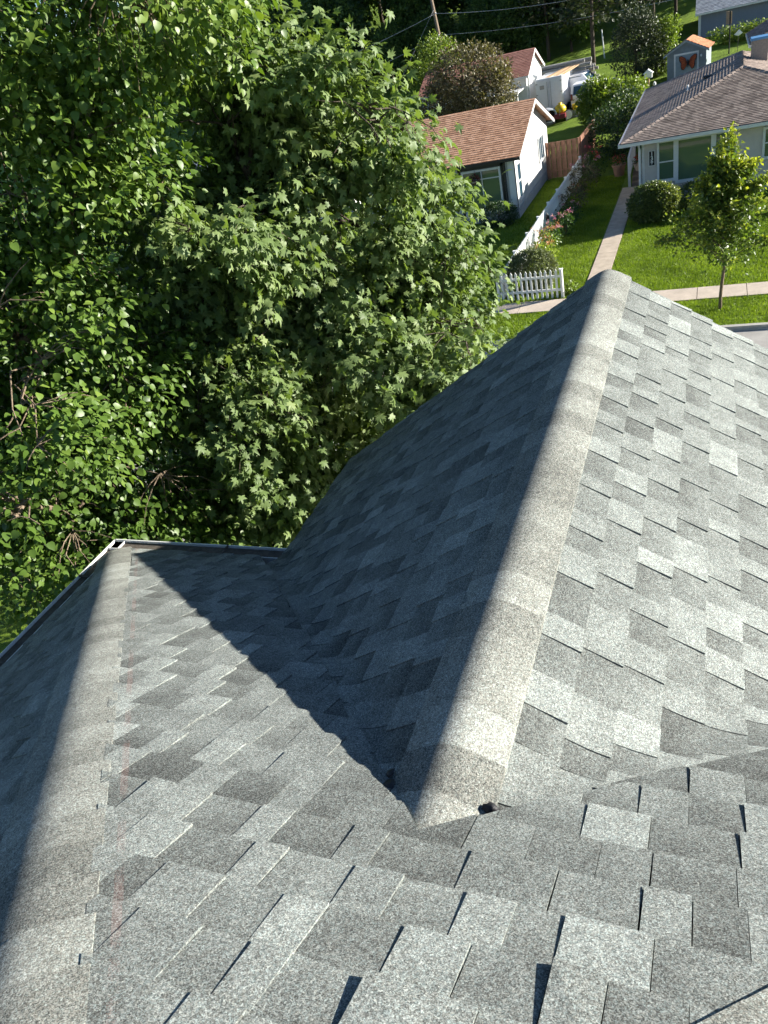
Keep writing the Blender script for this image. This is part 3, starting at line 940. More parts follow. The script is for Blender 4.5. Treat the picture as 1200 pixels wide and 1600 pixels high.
def window(parent, x0, x1, z0, z1, y, face='-y', frame='trim', fw=0.07, glass='glass', mull=(), bars=(), depth=0.06):
    """window on a wall; face '-y': x0..x1 across at plane y; face '+x': x0..x1 is y-range at plane x=y"""
    f = MB(); yy = y
    def B(a0, a1, b0, b1, d0, d1):
        if face == '-y': return ((a0, yy-d1, b0), (a1, yy-d0, b1))
        return ((yy+d0, a0, b0), (yy+d1, a1, b1))
    f.box(*B(x0, x1, z1-fw, z1, -0.02, depth)); f.box(*B(x0-0.02, x1+0.02, z0-0.02, z0+fw, -0.02, depth+0.02))
    f.box(*B(x0, x0+fw, z0+fw, z1-fw, -0.02, depth-0.002)); f.box(*B(x1-fw, x1, z0+fw, z1-fw, -0.02, depth-0.002))
    for m_ in mull: f.box(*B(m_-0.025, m_+0.025, z0+fw, z1-fw, -0.02, depth-0.012))
    for b in bars: f.box(*B(x0+fw, x1-fw, b-0.025, b+0.025, -0.02, depth-0.008))
    w = f.build('window', M[frame], parent)
    xs = [x0+fw] + sorted(mull) + [x1-fw]
    zs = [z0+fw] + sorted(bars) + [z1-fw]
    for i in range(len(xs)-1):
        for k in range(len(zs)-1):
            lo, hi = B(xs[i]+0.001, xs[i+1]-0.001, zs[k]+0.001, zs[k+1]-0.001, -0.015, 0.018)
            boxo('pane', lo, hi, M[glass], w)
    return w

def roof_courses(name, parent, mat, quad, expo, thick=0.02):
    """quad: eave a->b, top d<-c ; stepped courses as one part"""
    a, b, c, d = [Vector(p) for p in quad]
    n = max(1, int(((d-a).length + (c-b).length)/2/expo))
    nrm = (b-a).cross(d-a).normalized()
    if nrm.z < 0: nrm = -nrm
    mb = MB()
    for i in range(n):
        t0, t1 = i/n, (i+1)/n
        p0, p1, q1, q0 = a.lerp(d, t0), b.lerp(c, t0), b.lerp(c, t1), a.lerp(d, t1)
        u = nrm*thick
        v = [p0+u, p1+u, q1+u*0.1, q0+u*0.1, p0-u*0.3, p1-u*0.3]
        mb.add(v, [(0, 1, 2, 3), (4, 5, 1, 0)])
    # underside
    mb.add([a-nrm*0.05, b-nrm*0.05, c-nrm*0.05, d-nrm*0.05], [(3, 2, 1, 0)])
    return mb.build(name, M[mat], parent)

def gable_house(root, x0, x1, y0, y1, zb, ze, zr, oh=0.35, wall='stucco', roof='roof_tan', ohx=0.3, base=None, expo=0.2):
    """ridge along x"""
    ym = (y0+y1)/2
    s = (zr-ze)/(ym-y0+oh)
    zw = ze + s*oh
    mb = MB()
    v = [(x0,y0,zb),(x1,y0,zb),(x1,y1,zb),(x0,y1,zb),(x0,y0,zw-0.06),(x1,y0,zw-0.06),(x1,y1,zw-0.06),(x0,y1,zw-0.06),(x0,ym,zr-0.10),(x1,ym,zr-0.10)]
    mb.add(v, [(0,1,5,4),(2,3,7,6),(1,2,6,9,5),(3,0,4,8,7)])
    mb.build('wall', M[wall], root)
    X0, X1 = x0-ohx, x1+ohx
    roof_courses('roof_slope', root, roof, [(X0, y0-oh, ze), (X1, y0-oh, ze), (X1, ym, zr), (X0, ym, zr)], expo)
    roof_courses('roof_slope', root, roof, [(X1, y1+oh, ze), (X0, y1+oh, ze), (X0, ym, zr), (X1, ym, zr)], expo)
    # rake boards / soffit boxes, fascia
    for xe, s_ in ((X1, 1), (X0, -1)):
        mb = MB()
        for ya, yb in ((y0-oh, ym), (y1+oh, ym)):
            a = Vector((xe, ya, ze-0.03)); b = Vector((xe, yb, zr-0.03))
            w = Vector((-s_*0.06, 0, 0)); dn = Vector((0, 0, -0.17))
            vv = [a, b, b+dn, a+dn, a+w, b+w, b+dn+w, a+dn+w]
            mb.add(vv, [(0,1,2,3),(7,6,5,4),(0,4,5,1),(1,5,6,2),(2,6,7,3),(3,7,4,0)])
        mb.build('rake_board', M['trim'], root)
    for ya in (y0-oh, y1+oh):
        sg = -1 if ya < ym else 1
        boxo('gutter', (X0, min(ya, ya+sg*0.09), ze-0.14), (X1, max(ya, ya+sg*0.09), ze-0.02), M['trim'] if wall != 'stucco' else M['dark_trim'], root)

def lap_siding(root, p0, p1, z0, z1, outv, mat, step=0.115, holes=()):
    """clapboards between two corners, sawtooth relief; holes (s0,s1,z0,z1) left open behind windows"""
    a, b, o = Vector((*p0, 0)), Vector((*p1, 0)), Vector((*outv, 0))
    mb = MB(); n = int((z1-z0)/step)
    st = (z1-z0)/n
    for i in range(n):
        za, zb = z0+i*st, z0+(i+1)*st
        mb.add([a+o*0.022+Vector((0,0,za)), b+o*0.022+Vector((0,0,za)), b+o*0.006+Vector((0,0,zb)), a+o*0.006+Vector((0,0,zb)),
                a+Vector((0,0,za)), b+Vector((0,0,za))], [(0,1,2,3),(4,5,1,0)])
    return mb.build('siding', M[mat], root)

# ---- white stucco house across the street
wh = thing('house', 'white stucco house with orange brown shingle roof and red planter by its door', 'house', (-12.5, 44, 0))
W0 = Vector(wh.location)
class Off:
    pass
def reparent_world(root):
    """children were built in world space: shift them under the root"""
    inv = Matrix.Translation(-Vector(root.location))
    for c in root.children:
        if c.type == 'MESH' and not c.get('_ok'):
            c.data.transform(inv) if c.data.users == 1 else None
            for g in c.children:
                if g.type == 'MESH' and g.data.users == 1: g.data.transform(inv)
gable_house(wh, -17.2, -9.1, 39.5, 48.9, 0.0, 2.98, 4.80, 0.35, 'stucco', 'roof_tan', 0.42)
boxo('foundation', (-17.22, 39.46, 0), (-9.06, 48.94, 0.48), M['block'], wh)
window(wh, 39.85, 40.75, 0.75, 2.55, -9.1, '+x', 'trim', 0.1, 'glass_blue', (), (1.65,))
window(wh, 45.75, 47.35, 1.30, 2.62, -9.1, '+x', 'trim', 0.09, 'glass_blue', (46.3, 46.85), ())
window(wh, -11.85, -9.80, 0.45, 2.62, 39.5, '-y', 'trim', 0.10, 'glass', (-10.8,), (2.15,), 0.07)
mb = MB()
mb.box((-12.02, 39.45, 0.3), (-11.87, 39.52, 2.78)); mb.box((-9.78, 39.45, 0.3), (-9.64, 39.52, 2.78)); mb.box((-12.02, 39.45, 2.64), (-9.64, 39.52, 2.80))
mb.build('door_surround', M['dark_trim'], wh)
mb = MB(); mb.tube([(-9.56, 39.38, 2.85), (-9.56, 39.38, 0.1)], 0.045, 8); mb.build('downspout', M['dark_trim'], wh)
window(wh, -15.9, -14.3, 0.9, 2.3, 39.5, '-y', 'trim', 0.09, 'glass', (-15.1,), ())
mb = MB().box((-9.42, 39.44, 0.5), (-9.04, 39.5, 2.9)); mb.box((-9.1, 39.44, 0.5), (-9.05, 39.72, 2.9)); mb.build('corner_board', M['trim'], wh)
reparent_world(wh)
t = thing('hanging_planter', 'round dark red planter hanging before the glass door of the white house', 'planter', (-11.1, 39.2, 2.1))
MB().lathe([(0.03, -0.12), (0.15, -0.05), (0.17, 0.05)], 12).build('bowl', M['pot_cream'], t)
M['maroon'] = leaf_mat('maroon_leaf', (0.05, 0.010, 0.014), (0.10, 0.018, 0.022), (0.20, 0.04, 0.04), 0.5, 0.3, 0.2)
def tuft(n, rad, size, seed, kind='small', c=(0, 0, 0), sq=1.0, tone=(0.2, 0.9)):
    R = np.random.default_rng(seed)
    d = R.normal(size=(n, 3)); d /= np.linalg.norm(d, axis=1, keepdims=True)
    P = np.array(c) + d*(R.random((n, 1))**0.4)*np.array([rad, rad, rad*sq])
    return leaves_mesh('foliage', kind, P, d+R.normal(size=(n, 3))*0.5, d*0.4+np.array([0, 0, 0.5])+np.array(SUN)*0.4+R.normal(size=(n, 3))*0.5,
                       R.uniform(size[0], size[1], n), R.uniform(tone[0], tone[1], n))
link('foliage', tuft(160, 0.24, (0.07, 0.13), 3, c=(0, 0, 0.14)), M['maroon'], t)
MB().tube([(0, 0, 0.2), (0, 0.25, 0.75)], 0.008, 5).build('hook', M['dark_trim'], t)

# ---- taupe hip roofed house at the right
bh = thing('house', 'low house with taupe hip roof, grey siding and number 138 by the window', 'house', (1.2, 46, 0))
EX0, EX1, EY0, EY1, EZ, RZB = -3.9, 6.4, 38.4, 54.4, 2.90, 4.51
RN, RF = (1.20, 43.5), (1.30, 49.3)
q = [(EX0, EY0, EZ), (EX1, EY0, EZ), (RN[0]+0.02, RN[1], RZB), (RN[0], RN[1], RZB)]
roof_courses('roof_slope', bh, 'roof_brown', q, 0.2, 0.028)
roof_courses('roof_slope', bh, 'roof_brown', [(EX0, EY1, EZ), (EX0, EY0, EZ), (RN[0], RN[1], RZB), (RF[0], RF[1], RZB)], 0.21, 0.024)
roof_courses('roof_slope', bh, 'roof_brown', [(EX1, EY0, EZ), (EX1, EY1, EZ), (RF[0], RF[1], RZB), (RN[0], RN[1], RZB)], 0.2, 0.028)
roof_courses('roof_slope', bh, 'roof_brown', [(EX1, EY1, EZ), (EX0, EY1, EZ), (RF[0], RF[1], RZB), (RF[0]+0.02, RF[1], RZB)], 0.2, 0.028)
def capline(parent, a, b, mat, w=0.13):
    a, b = Vector(a), Vector(b); n = max(2, int((b-a).length/0.25)); dr = (b-a).normalized(); sd = dr.cross(Vector((0, 0, 1))).normalized()
    mb = MB()
    for i in range(n):
        p, q = a.lerp(b, i/n), a.lerp(b, (i+1)/n)
        u = Vector((0, 0, 1))
        v = [p-sd*w-u*0.01, p+u*0.065, p+sd*w-u*0.01, q-sd*w-u*0.02, q+u*0.045, q+sd*w-u*0.02]
        mb.add(v, [(0, 1, 4, 3), (1, 2, 5, 4), (0, 2, 1)])
    return mb.build('hip_caps', M[mat], parent)
for a, b in (((EX0, EY0, EZ), (*RN, RZB)), ((EX1, EY0, EZ), (*RN, RZB)), ((EX0, EY1, EZ), (*RF, RZB)), ((*RN, RZB), (*RF, RZB))):
    capline(bh, a, b, 'roof_brown')
mb = MB()
WXL, WYF = -2.97, 38.9
mb.add([(WXL, WYF, 0), (6.0, WYF, 0), (6.0, 53.9, 0), (WXL, 53.9, 0), (WXL, WYF, 2.9), (6.0, WYF, 2.9), (6.0, 53.9, 2.9), (WXL, 53.9, 2.9)],
       [(0,1,5,4),(1,2,6,5),(2,3,7,6),(3,0,4,7),(4,5,6,7)])
mb.build('wall', M['siding'], bh)
lap_siding(bh, (WXL, WYF), (6.0, WYF), 0.45, 2.78, (0, -1), 'siding')
lap_siding(bh, (WXL, 53.9), (WXL, WYF), 0.45, 2.78, (-1, 0), 'siding')
boxo('foundation', (WXL-0.03, WYF-0.035, 0), (6.03, 53.93, 0.44), M['block'], bh)
boxo('soffit', (EX0+0.02, EY0+0.02, 2.79), (EX1-0.02, EY1-0.02, 2.84), M['trim'], bh)
mb = MB()
mb.box((EX0-0.10, EY0-0.10, 2.76), (EX1+0.1, EY0, 2.895)); mb.box((EX0-0.10, EY0+0.001, 2.76), (EX0, EY1, 2.895))
g_ = mb.build('gutter', M['trim'], bh)
boxo('drip_edge', (EX0-0.02, EY0-0.085, 2.897), (EX1, EY0+0.03, 2.915), M['dark_trim'], g_)
mb = MB().box((WXL-0.05, WYF-0.04, 0.3), (WXL+0.07, WYF+0.07, 2.78)); mb.build('corner_board', M['trim'], bh)
mb = MB().tube([(WXL-0.16, WYF-0.35, 2.78), (WXL-0.13, WYF-0.12, 2.45), (WXL-0.13, WYF-0.12, 0.2), (WXL-0.3, WYF-0.3, 0.1)], 0.06, 8); mb.build('downspout', M['trim'], bh)
yw = WYF - 0.022
window(bh, -2.36, -1.55, 0.95, 2.72, yw, '-y', 'trim', 0.10, 'glass', (), (1.80,), 0.06)
window(bh, -1.55, 0.02, 0.82, 2.72, yw, '-y', 'trim', 0.11, 'glass', (), (), 0.065)
window(bh, 0.02, 0.72, 0.95, 2.72, yw, '-y', 'trim', 0.10, 'glass', (), (1.80,), 0.06)
window(bh, 1.98, 2.80, 1.30, 2.60, yw, '-y', 'trim', 0.10, 'glass', (), (1.95,), 0.06)
# chimney
ch = boxo('chimney', (1.62, 46.6, 3.9), (2.35, 47.4, 5.15), M['brick'], bh)
boxo('chimney_cover', (1.55, 46.52, 5.15), (2.42, 47.48, 5.27), M['blue_tarp'], ch, bevel=0.03)
mb = MB().tube([(-2.6+1.35, 44.9, 3.6), (-1.25, 44.9, 3.98)], 0.05, 8); mb.build('vent_pipe', M['white_paint'], bh)
boxo('roof_vent', (-0.55, 45.7, 3.85), (-0.15, 46.1, 4.12), M['dark_trim'], bh, bevel=0.03)
# side porch with steps and railing
mb = MB()
mb.box((-3.85, 43.6, 0), (-2.99, 46.5, 0.55)); mb.box((-3.85, 43.25, 0), (-2.99, 43.6, 0.37)); mb.box((-3.85, 42.9, 0), (-2.99, 43.25, 0.18))
mb.build('porch_step', M['concrete'], bh)
rl = boxo('railing', (-4.02, 42.82, 0), (-3.90, 42.94, 1.42), M['trim'], bh)
boxo('post', (-4.02, 46.3, 0.2), (-3.90, 46.42, 1.75), M['trim'], rl)
for z0_, z1_ in ((1.36, 1.46), (0.52, 0.58)):
    mb = MB()
    a, b = Vector((-3.96, 42.8, z0_)), Vector((-3.96, 46.4, z0_+0.33))
    w = Vector((0.05, 0, 0)); u = Vector((0, 0, z1_-z0_))
    v = [a-w, b-w, b+w, a+w, a-w+u, b-w+u, b+w+u, a+w+u]
    mb.add(v, [(3,2,1,0),(4,5,6,7),(0,1,5,4),(1,2,6,5),(2,3,7,6),(3,0,4,7)]).build('rail', M['trim'], rl)
for k in range(17):
    y = 43.05 + k*0.2; z = (y-42.8)/3.6*0.33
    boxo('baluster', (-3.98, y-0.02, 0.57+z), (-3.94, y+0.02, 1.37+z), M['trim'], rl)
# house number board
M['sign_black'] = plain('sign_black', (0.012, 0.012, 0.014), 0.4, 0.4, 0.2)
sg = boxo('number_board', (-2.70, WYF-0.06, 1.72), (-2.46, WYF-0.02, 2.34), M['sign_black'], bh, bevel=0.01)
fr = MB()
for lo, hi in (((-2.72, 1.70), (-2.44, 1.725)), ((-2.72, 2.335), (-2.44, 2.36)), ((-2.72, 1.725), (-2.695, 2.335)), ((-2.465, 1.725), (-2.44, 2.335))):
    fr.box((lo[0], WYF-0.066, lo[1]), (hi[0], WYF-0.03, hi[1]))
fr.build('frame', M['trim'], sg)
for ch_, z in (('1', 2.15), ('3', 1.95), ('8', 1.75)):
    cu = bpy.data.curves.new('numeral', 'FONT'); cu.body = ch_; cu.size = 0.25; cu.align_x = 'CENTER'; cu.extrude = 0.004; cu.offset = 0.006
    o = bpy.data.objects.new('numeral', cu); COL.objects.link(o)
    o.rotation_euler = (math.radians(90), 0, 0); o.location = (-2.58, WYF-0.07, z); 
    dg = bpy.context.evaluated_depsgraph_get()
    me = bpy.data.meshes.new_from_object(o.evaluated_get(dg)); me.transform(o.matrix_basis)
    bpy.data.objects.remove(o)
    me.materials.clear()
    link('numeral', me, M['white_paint'], sg)
reparent_world(bh)

# ---- potted plants by the porch
M['red_flower'] = leaf_mat('red_petal', (0.30, 0.02, 0.03), (0.45, 0.04, 0.06), (0.60, 0.10, 0.14), 0.6, 0.2, 0.2)
M['pink_flower'] = leaf_mat('pink_petal', (0.42, 0.10, 0.24), (0.58, 0.20, 0.38), (0.75, 0.45, 0.58), 0.6, 0.2, 0.25)
M['rust_flower'] = leaf_mat('rust_petal', (0.30, 0.10, 0.05), (0.42, 0.17, 0.10), (0.55, 0.30, 0.20), 0.6, 0.2, 0.25)
M['plant'] = leaf_mat('garden_leaf', (0.018, 0.045, 0.010), (0.045, 0.095, 0.020), (0.10, 0.17, 0.04), 0.5, 0.35, 0.3)
M['lime'] = leaf_mat('lime_leaf', (0.12, 0.17, 0.02), (0.22, 0.28, 0.04), (0.34, 0.38, 0.09), 0.5, 0.3, 0.35)
def potted(label, loc, r, h, mat, seed, fl='red_flower'):
    t = thing('potted_plant', label, 'plant pot', loc)
    MB().lathe([(r*0.7, 0), (r*0.95, h*0.85), (r*1.08, h*0.86), (r*1.08, h), (r*0.9, h), (r*0.88, h*0.9)], 14).build('pot', M[mat], t, smooth=False)
    link('foliage', tuft(200, r*1.15, (0.06, 0.12), seed, c=(0, 0, h+r*0.35), sq=0.7), M['plant'], t)
    link('blossom', tuft(70, r*1.1, (0.06, 0.11), seed+1, c=(0, 0, h+r*0.85), sq=0.5), M[fl], t)
potted('tall clay pot of red flowers standing left of the porch railing', (-4.75, 45.7, 0.0), 0.36, 0.62, 'terracotta', 41)
potted('cream bowl planter with dark red flowers on the porch steps', (-3.48, 43.8, 0.56), 0.34, 0.36, 'pot_cream', 43)

# ---- salmon roofed house in the second row
sh = thing('house', 'white gabled house with salmon red roof behind the orange brown roof', 'house', (-16.6, 64, 1.3))
gable_house(sh, -20.6, -12.55, 61.2, 67.2, 1.2, 4.42, 5.83, 0.3, 'white_paint', 'roof_red', 0.25)
window(sh, -14.2, -13.2, 2.6, 3.9, 61.2, '-y', 'trim', 0.1, 'glass_blue', (), (3.3,))
mb = MB(); mb.box((-16.6, 58.9, 3.55), (-12.75, 59.1, 3.72)); mb.box((-16.6, 59.1, 3.60), (-12.75, 61.2, 3.68)); mb.box((-12.95, 58.92, 1.0), (-12.8, 59.07, 3.55)); mb.box((-16.5, 58.92, 1.0), (-16.35, 59.07, 3.55))
mb.build('porch', M['trim'], sh)
mb = MB().tube([(-12.35, 61.0, 4.4), (-12.4, 61.05, 3.9), (-12.4, 61.05, 2.7), (-13.0, 60.4, 2.2)], 0.07, 8); mb.build('downspout', M['trim'], sh)
reparent_world(sh)

# ---- blue grey house, top right
gh = thing('house', 'blue grey sided house with pale roof at the top right edge', 'house', (5, 81, 2.5))
gable_house(gh, -1.35, 13.0, 78.0, 86.0, 2.5, 4.80, 6.9, 0.35, 'siding_blue', 'roof_grey', 0.3)
lap_siding(gh, (-1.35, 78.0), (13.0, 78.0), 2.6, 4.85, (0, -1), 'siding_blue', 0.13)
boxo('corner_board', (-1.42, 77.95, 2.5), (-1.22, 78.02, 4.85), M['trim'], gh)
reparent_world(gh)

# ---- low ribbed roof peeping in behind the chimney
rh = thing('garage', 'small outbuilding with brown ribbed roof behind the chimney', 'garage', (5, 62, 1.3))
q0 = [(1.95, 66.0, 3.75), (1.95, 58.6, 3.75), (4.6, 60.6, 5.2), (4.6, 63.6, 5.2)]
roof_courses('roof_slope', rh, 'roof_brown', q0, 0.3, 0.06)
roof_courses('roof_slope', rh, 'roof_brown', [(1.95, 58.6, 3.75), (9, 58.6, 3.75), (6.4, 60.6, 5.2), (4.6, 60.6, 5.2)], 0.25, 0.04)
roof_courses('roof_slope', rh, 'roof_brown', [(9, 66.0, 3.75), (1.95, 66.0, 3.75), (4.6, 63.6, 5.2), (6.4, 63.6, 5.2)], 0.25, 0.04)
mb = MB(); mb.box((2.3, 59.0, 1.0), (8.6, 65.6, 3.85)); mb.build('wall', M['siding'], rh)
mb = MB(); mb.box((1.86, 58.5, 3.62), (1.95, 66.0, 3.76)); mb.box((1.95, 58.48, 3.62), (9, 58.58, 3.76)); mb.build('gutter', M['trim'], rh)
reparent_world(rh)

# ---- shed with the butterfly
M['shed_wall'] = plain('shed_grey', (0.20, 0.235, 0.25), 0.7, 0.3, 0.15)
M['shed_door'] = plain('shed_door', (0.27, 0.32, 0.34), 0.7, 0.3, 0.15)
sd = thing('shed', 'small grey shed with cedar orange roof and butterfly on its door', 'shed', (-1.8, 65.6, 1.65), math.radians(-7))
mb = MB()
mb.add([(-1.3,-0.9,0),(1.3,-0.9,0),(1.3,1.6,0),(-1.3,1.6,0),(-1.3,-0.9,1.95),(1.3,-0.9,1.95),(1.3,1.6,1.95),(-1.3,1.6,1.95),(0,-0.9,2.55),(0,1.6,2.55)],
       [(0,1,5,8,4),(1,2,6,5),(2,3,7,9,6),(3,0,4,7)])
mb.build('wall', M['shed_wall'], sd)
roof_courses('roof_slope', sd, 'roof_brown', [(-1.5, 1.75, 1.86), (-1.5, -1.1, 1.86), (0, -1.1, 2.62), (0, 1.75, 2.62)], 0.22, 0.03)
roof_courses('roof_slope', sd, 'roof_cedar', [(1.5, -1.1, 1.86), (1.5, 1.75, 1.86), (0, 1.75, 2.62), (0, -1.1, 2.62)], 0.22, 0.03)
mb = MB()
for s in (-1, 1):
    a, b = Vector((s*1.52, -1.12, 1.82)), Vector((0, -1.12, 2.60)); dn = Vector((0, 0, -0.13)); w = Vector((0, 0.05, 0))
    v = [a, b, b+dn, a+dn, a+w, b+w, b+dn+w, a+dn+w]
    mb.add(v, [(0,1,2,3),(7,6,5,4),(0,4,5,1),(1,5,6,2),(2,6,7,3),(3,7,4,0)])
mb.build('rake_board', M['shed_door'], sd)
dr = boxo('door', (-0.75, -0.97, 0.1), (0.75, -0.90, 1.75), M['shed_door'], sd)
mb = MB()
for lo, hi in (((-0.82, 0.1), (-0.72, 1.82)), ((0.72, 0.1), (0.82, 1.82)), ((-0.72, 1.72), (0.72, 1.82))): mb.box((lo[0], -0.99, lo[1]), (hi[0], -0.90, hi[1]))
mb.build('frame', M['trim'], dr)
MB().lathe([(0.04, 0), (0.07, 0.08), (0.03, 0.16)], 8, (0.98, -0.99, 1.42)).build('lamp', M['white_paint'], sd)
M['butterfly'] = plain('butterfly_orange', (0.42, 0.085, 0.025), 0.6, 0.3, 0.3, 8)
bf = thing('butterfly_ornament', 'large orange butterfly hung on the shed door', 'ornament', (-1.8, 64.58, 2.85), math.radians(-7))
for s in (-1, 1):
    wing = [(0.05, 0.05), (0.18, 0.30), (0.42, 0.46), (0.58, 0.44), (0.56, 0.20), (0.44, 0.02), (0.46, -0.14), (0.40, -0.36), (0.28, -0.42), (0.14, -0.24), (0.05, -0.08)]
    mb = MB(); n = len(wing)
    for sc, y in ((1.0, 0.0), ):
        v = [(s*x, -0.05-0.10*x, z) for x, z in wing] + [(s*x, -0.02-0.10*x, z) for x, z in wing]
        f = [tuple(range(n)), tuple(range(2*n-1, n-1, -1))] + [(i, (i+1) % n, n+(i+1) % n, n+i) for i in range(n)]
        if s > 0: f = [t_[::-1] for t_ in f]
        mb.add(v, f)
    w_ = mb.build('wing', M['butterfly'], bf)
    # dark rim and veins
    mb = MB()
    for i in range(n):
        a, b = wing[i], wing[(i+1) % n]
        mb.tube([(s*a[0], -0.055-0.10*a[0], a[1]), (s*b[0], -0.055-0.10*b[0], b[1])], 0.022 if 1 < i < 8 else 0.012, 5)
    for k in (2, 3, 4, 6, 7): mb.tube([(s*0.06, -0.065, 0), (s*wing[k][0], -0.06-0.10*wing[k][0], wing[k][1])], 0.008, 4)
    mb.build('rim', M['sign_black'], w_)
MB().lathe([(0.015, -0.30), (0.045, -0.1), (0.05, 0.1), (0.02, 0.22)], 8, (0, -0.07, 0)).build('body', M['sign_black'], bf)

# ---- fences
pk = MB()
pk.add([(-0.038,-0.01,0),(0.038,-0.01,0),(0.038,0.01,0),(-0.038,0.01,0),(-0.038,-0.01,0.93),(0.038,-0.01,0.93),(0.038,0.01,0.93),(-0.038,0.01,0.93),
        (-0.05,-0.01,0.965),(0.05,-0.01,0.965),(0.05,0.01,0.965),(-0.05,0.01,0.965),(0,-0.01,1.07),(0,0.01,1.07)],
       [(0,1,5,4),(1,2,6,5),(2,3,7,6),(3,0,4,7),(4,5,9,8),(5,6,10,9),(6,7,11,10),(7,4,8,11),(8,9,12),(9,10,13,12),(10,11,13),(11,8,12,13)])
pk_me = pk.mesh('picket'); pk_me.materials.append(M['white_paint'])
def picket_fence(label, a, b, gap, posts=()):
    a, b = Vector(a), Vector(b); L = (b-a).length; rz = math.atan2(b.y-a.y, b.x-a.x)
    t = thing('picket_fence', label, 'fence', a, rz)
    n = int(L/gap)
    for k in range(n+1):
        o = link('picket', pk_me, None, t); o.location = (k*L/n, -0.03, 0.03 + rnd.uniform(-0.008, 0.008)); o.rotation_euler = (0, rnd.uniform(-0.012, 0.012), 0)
    for z in (0.28, 0.78): boxo('rail', (0, -0.018, z), (L, 0.022, z+0.085), M['white_paint'], t)
    for s in posts:
        mb = MB().box((s-0.05, -0.005, 0), (s+0.05, 0.095, 1.05)); mb.box((s-0.065, -0.02, 1.05), (s+0.065, 0.11, 1.08)); mb.build('post', M['white_paint'], t)
picket_fence('short white picket fence panel in front of the clipped round bush', (-7.40, 27.32, 0), (-4.98, 27.22, 0), 0.185, (0.0, 2.42))
picket_fence('long white picket fence running back beside the flower bed', (-7.28, 27.6, 0), (-7.0, 47.2, 0), 0.155, tuple(0.1+2.43*k for k in range(9)))
bd = MB().box((-0.068, -0.012, 0), (0.068, 0.012, 1.95)).mesh('board'); bd.materials.append(M['cedar_board'])
def board_fence(label, a, b, gap):
    a, b = Vector(a), Vector(b); L = (b-a).length; rz = math.atan2(b.y-a.y, b.x-a.x)
    t = thing('board_fence', label, 'fence', a, rz)
    n = int(L/gap)
    for k in range(n+1):
        o = link('board', bd, None, t); o.location = (k*L/n, -0.035 if k % 2 else 0.035, 0.05+rnd.uniform(-0.01, 0.015))
    for z in (0.4, 1.1, 1.7): boxo('rail', (0, -0.021, z), (L, 0.021, z+0.08), M['cedar_board'], t)
    for s in (0.0, L): boxo('post', (s-0.05, -0.05, 0), (s+0.05, 0.05, 2.02), M['cedar_board'], t)
board_fence('cedar board fence closing the gap beside the white house', (-8.95, 47.45, 0), (-7.12, 47.45, 0), 0.145)
board_fence('cedar board fence running back from the end of the picket fence', (-7.02, 47.6, 0), (-6.95, 53.2, 0.3), 0.16)
# ================================================================ shrubs, street tree, wood
M['street_leaf'] = leaf_mat('street_tree_leaf', (0.045, 0.085, 0.018), (0.115, 0.170, 0.034), (0.42, 0.43, 0.05), 0.42, 0.4, 0.32)
M['box_leaf'] = leaf_mat('boxwood_leaf', (0.060, 0.080, 0.034), (0.14, 0.165, 0.075), (0.26, 0.28, 0.14), 0.45, 0.4, 0.2)
M['hedge_leaf'] = leaf_mat('hedge_leaf', (0.040, 0.065, 0.018), (0.105, 0.140, 0.042), (0.27, 0.29, 0.060), 0.45, 0.4, 0.25)
M['bright_leaf'] = leaf_mat('bright_shrub_leaf', (0.060, 0.100, 0.016), (0.140, 0.200, 0.032), (0.28, 0.33, 0.06), 0.45, 0.4, 0.3)
M['wine_leaf'] = leaf_mat('bronze_leaf', (0.058, 0.052, 0.030), (0.125, 0.110, 0.060), (0.22, 0.20, 0.105), 0.5, 0.35, 0.2)
M['wood_leaf'] = leaf_mat('wood_leaf', (0.036, 0.066, 0.024), (0.090, 0.145, 0.045), (0.20, 0.27, 0.08), 0.5, 0.3, 0.42)
M['needle'] = leaf_mat('needle', (0.020, 0.034, 0.020), (0.048, 0.064, 0.032), (0.105, 0.115, 0.055), 0.5, 0.3, 0.12)
M['yew_leaf'] = leaf_mat('yew_leaf', (0.010, 0.026, 0.008), (0.028, 0.060, 0.014), (0.06, 0.11, 0.028), 0.45, 0.4, 0.15)

def shrub(name, label, cat, base, blobs, ncl, per, rad, kind, size, mat, seed, shell=0.7, tone=None, group=None, stems=6, up=0.6, droop=0.1, trunk=0.03, bark='bark', gap=0.0, rough_out=0.5):
    """blobs in local coords above base"""
    R = np.random.default_rng(seed)
    t = thing(name, label, cat, base, 0, group)
    mb = MB()
    for k in range(stems):
        c, r = blobs[k % len(blobs)]
        e = Vector(c) + Vector(R.normal(size=3)*np.array(r)*0.35)
        limb(mb, (R.normal()*trunk*2, R.normal()*trunk*2, -0.05), e, trunk, trunk*0.3, R, 5, 0.1, 5)
    mb.build('stem', M[bark], t)
    C, D = clumps(blobs, ncl, R, shell, gap)
    C[:, 2] = np.maximum(C[:, 2], 0.05)
    P, tip, nrm = spray(C, D, per, rad, R, droop, rough_out, up, 0.5)
    P[:, 2] = np.maximum(P[:, 2], 0.02)
    n = len(P)
    tn = R.normal(0.45, 0.2, n) if tone is None else tone(P, R)
    me = leaves_mesh('foliage', kind, P, tip, nrm, R.uniform(size[0], size[1], n), np.clip(tn, 0, 1))
    link('foliage', me, M[mat], t, kind='stuff')
    return t

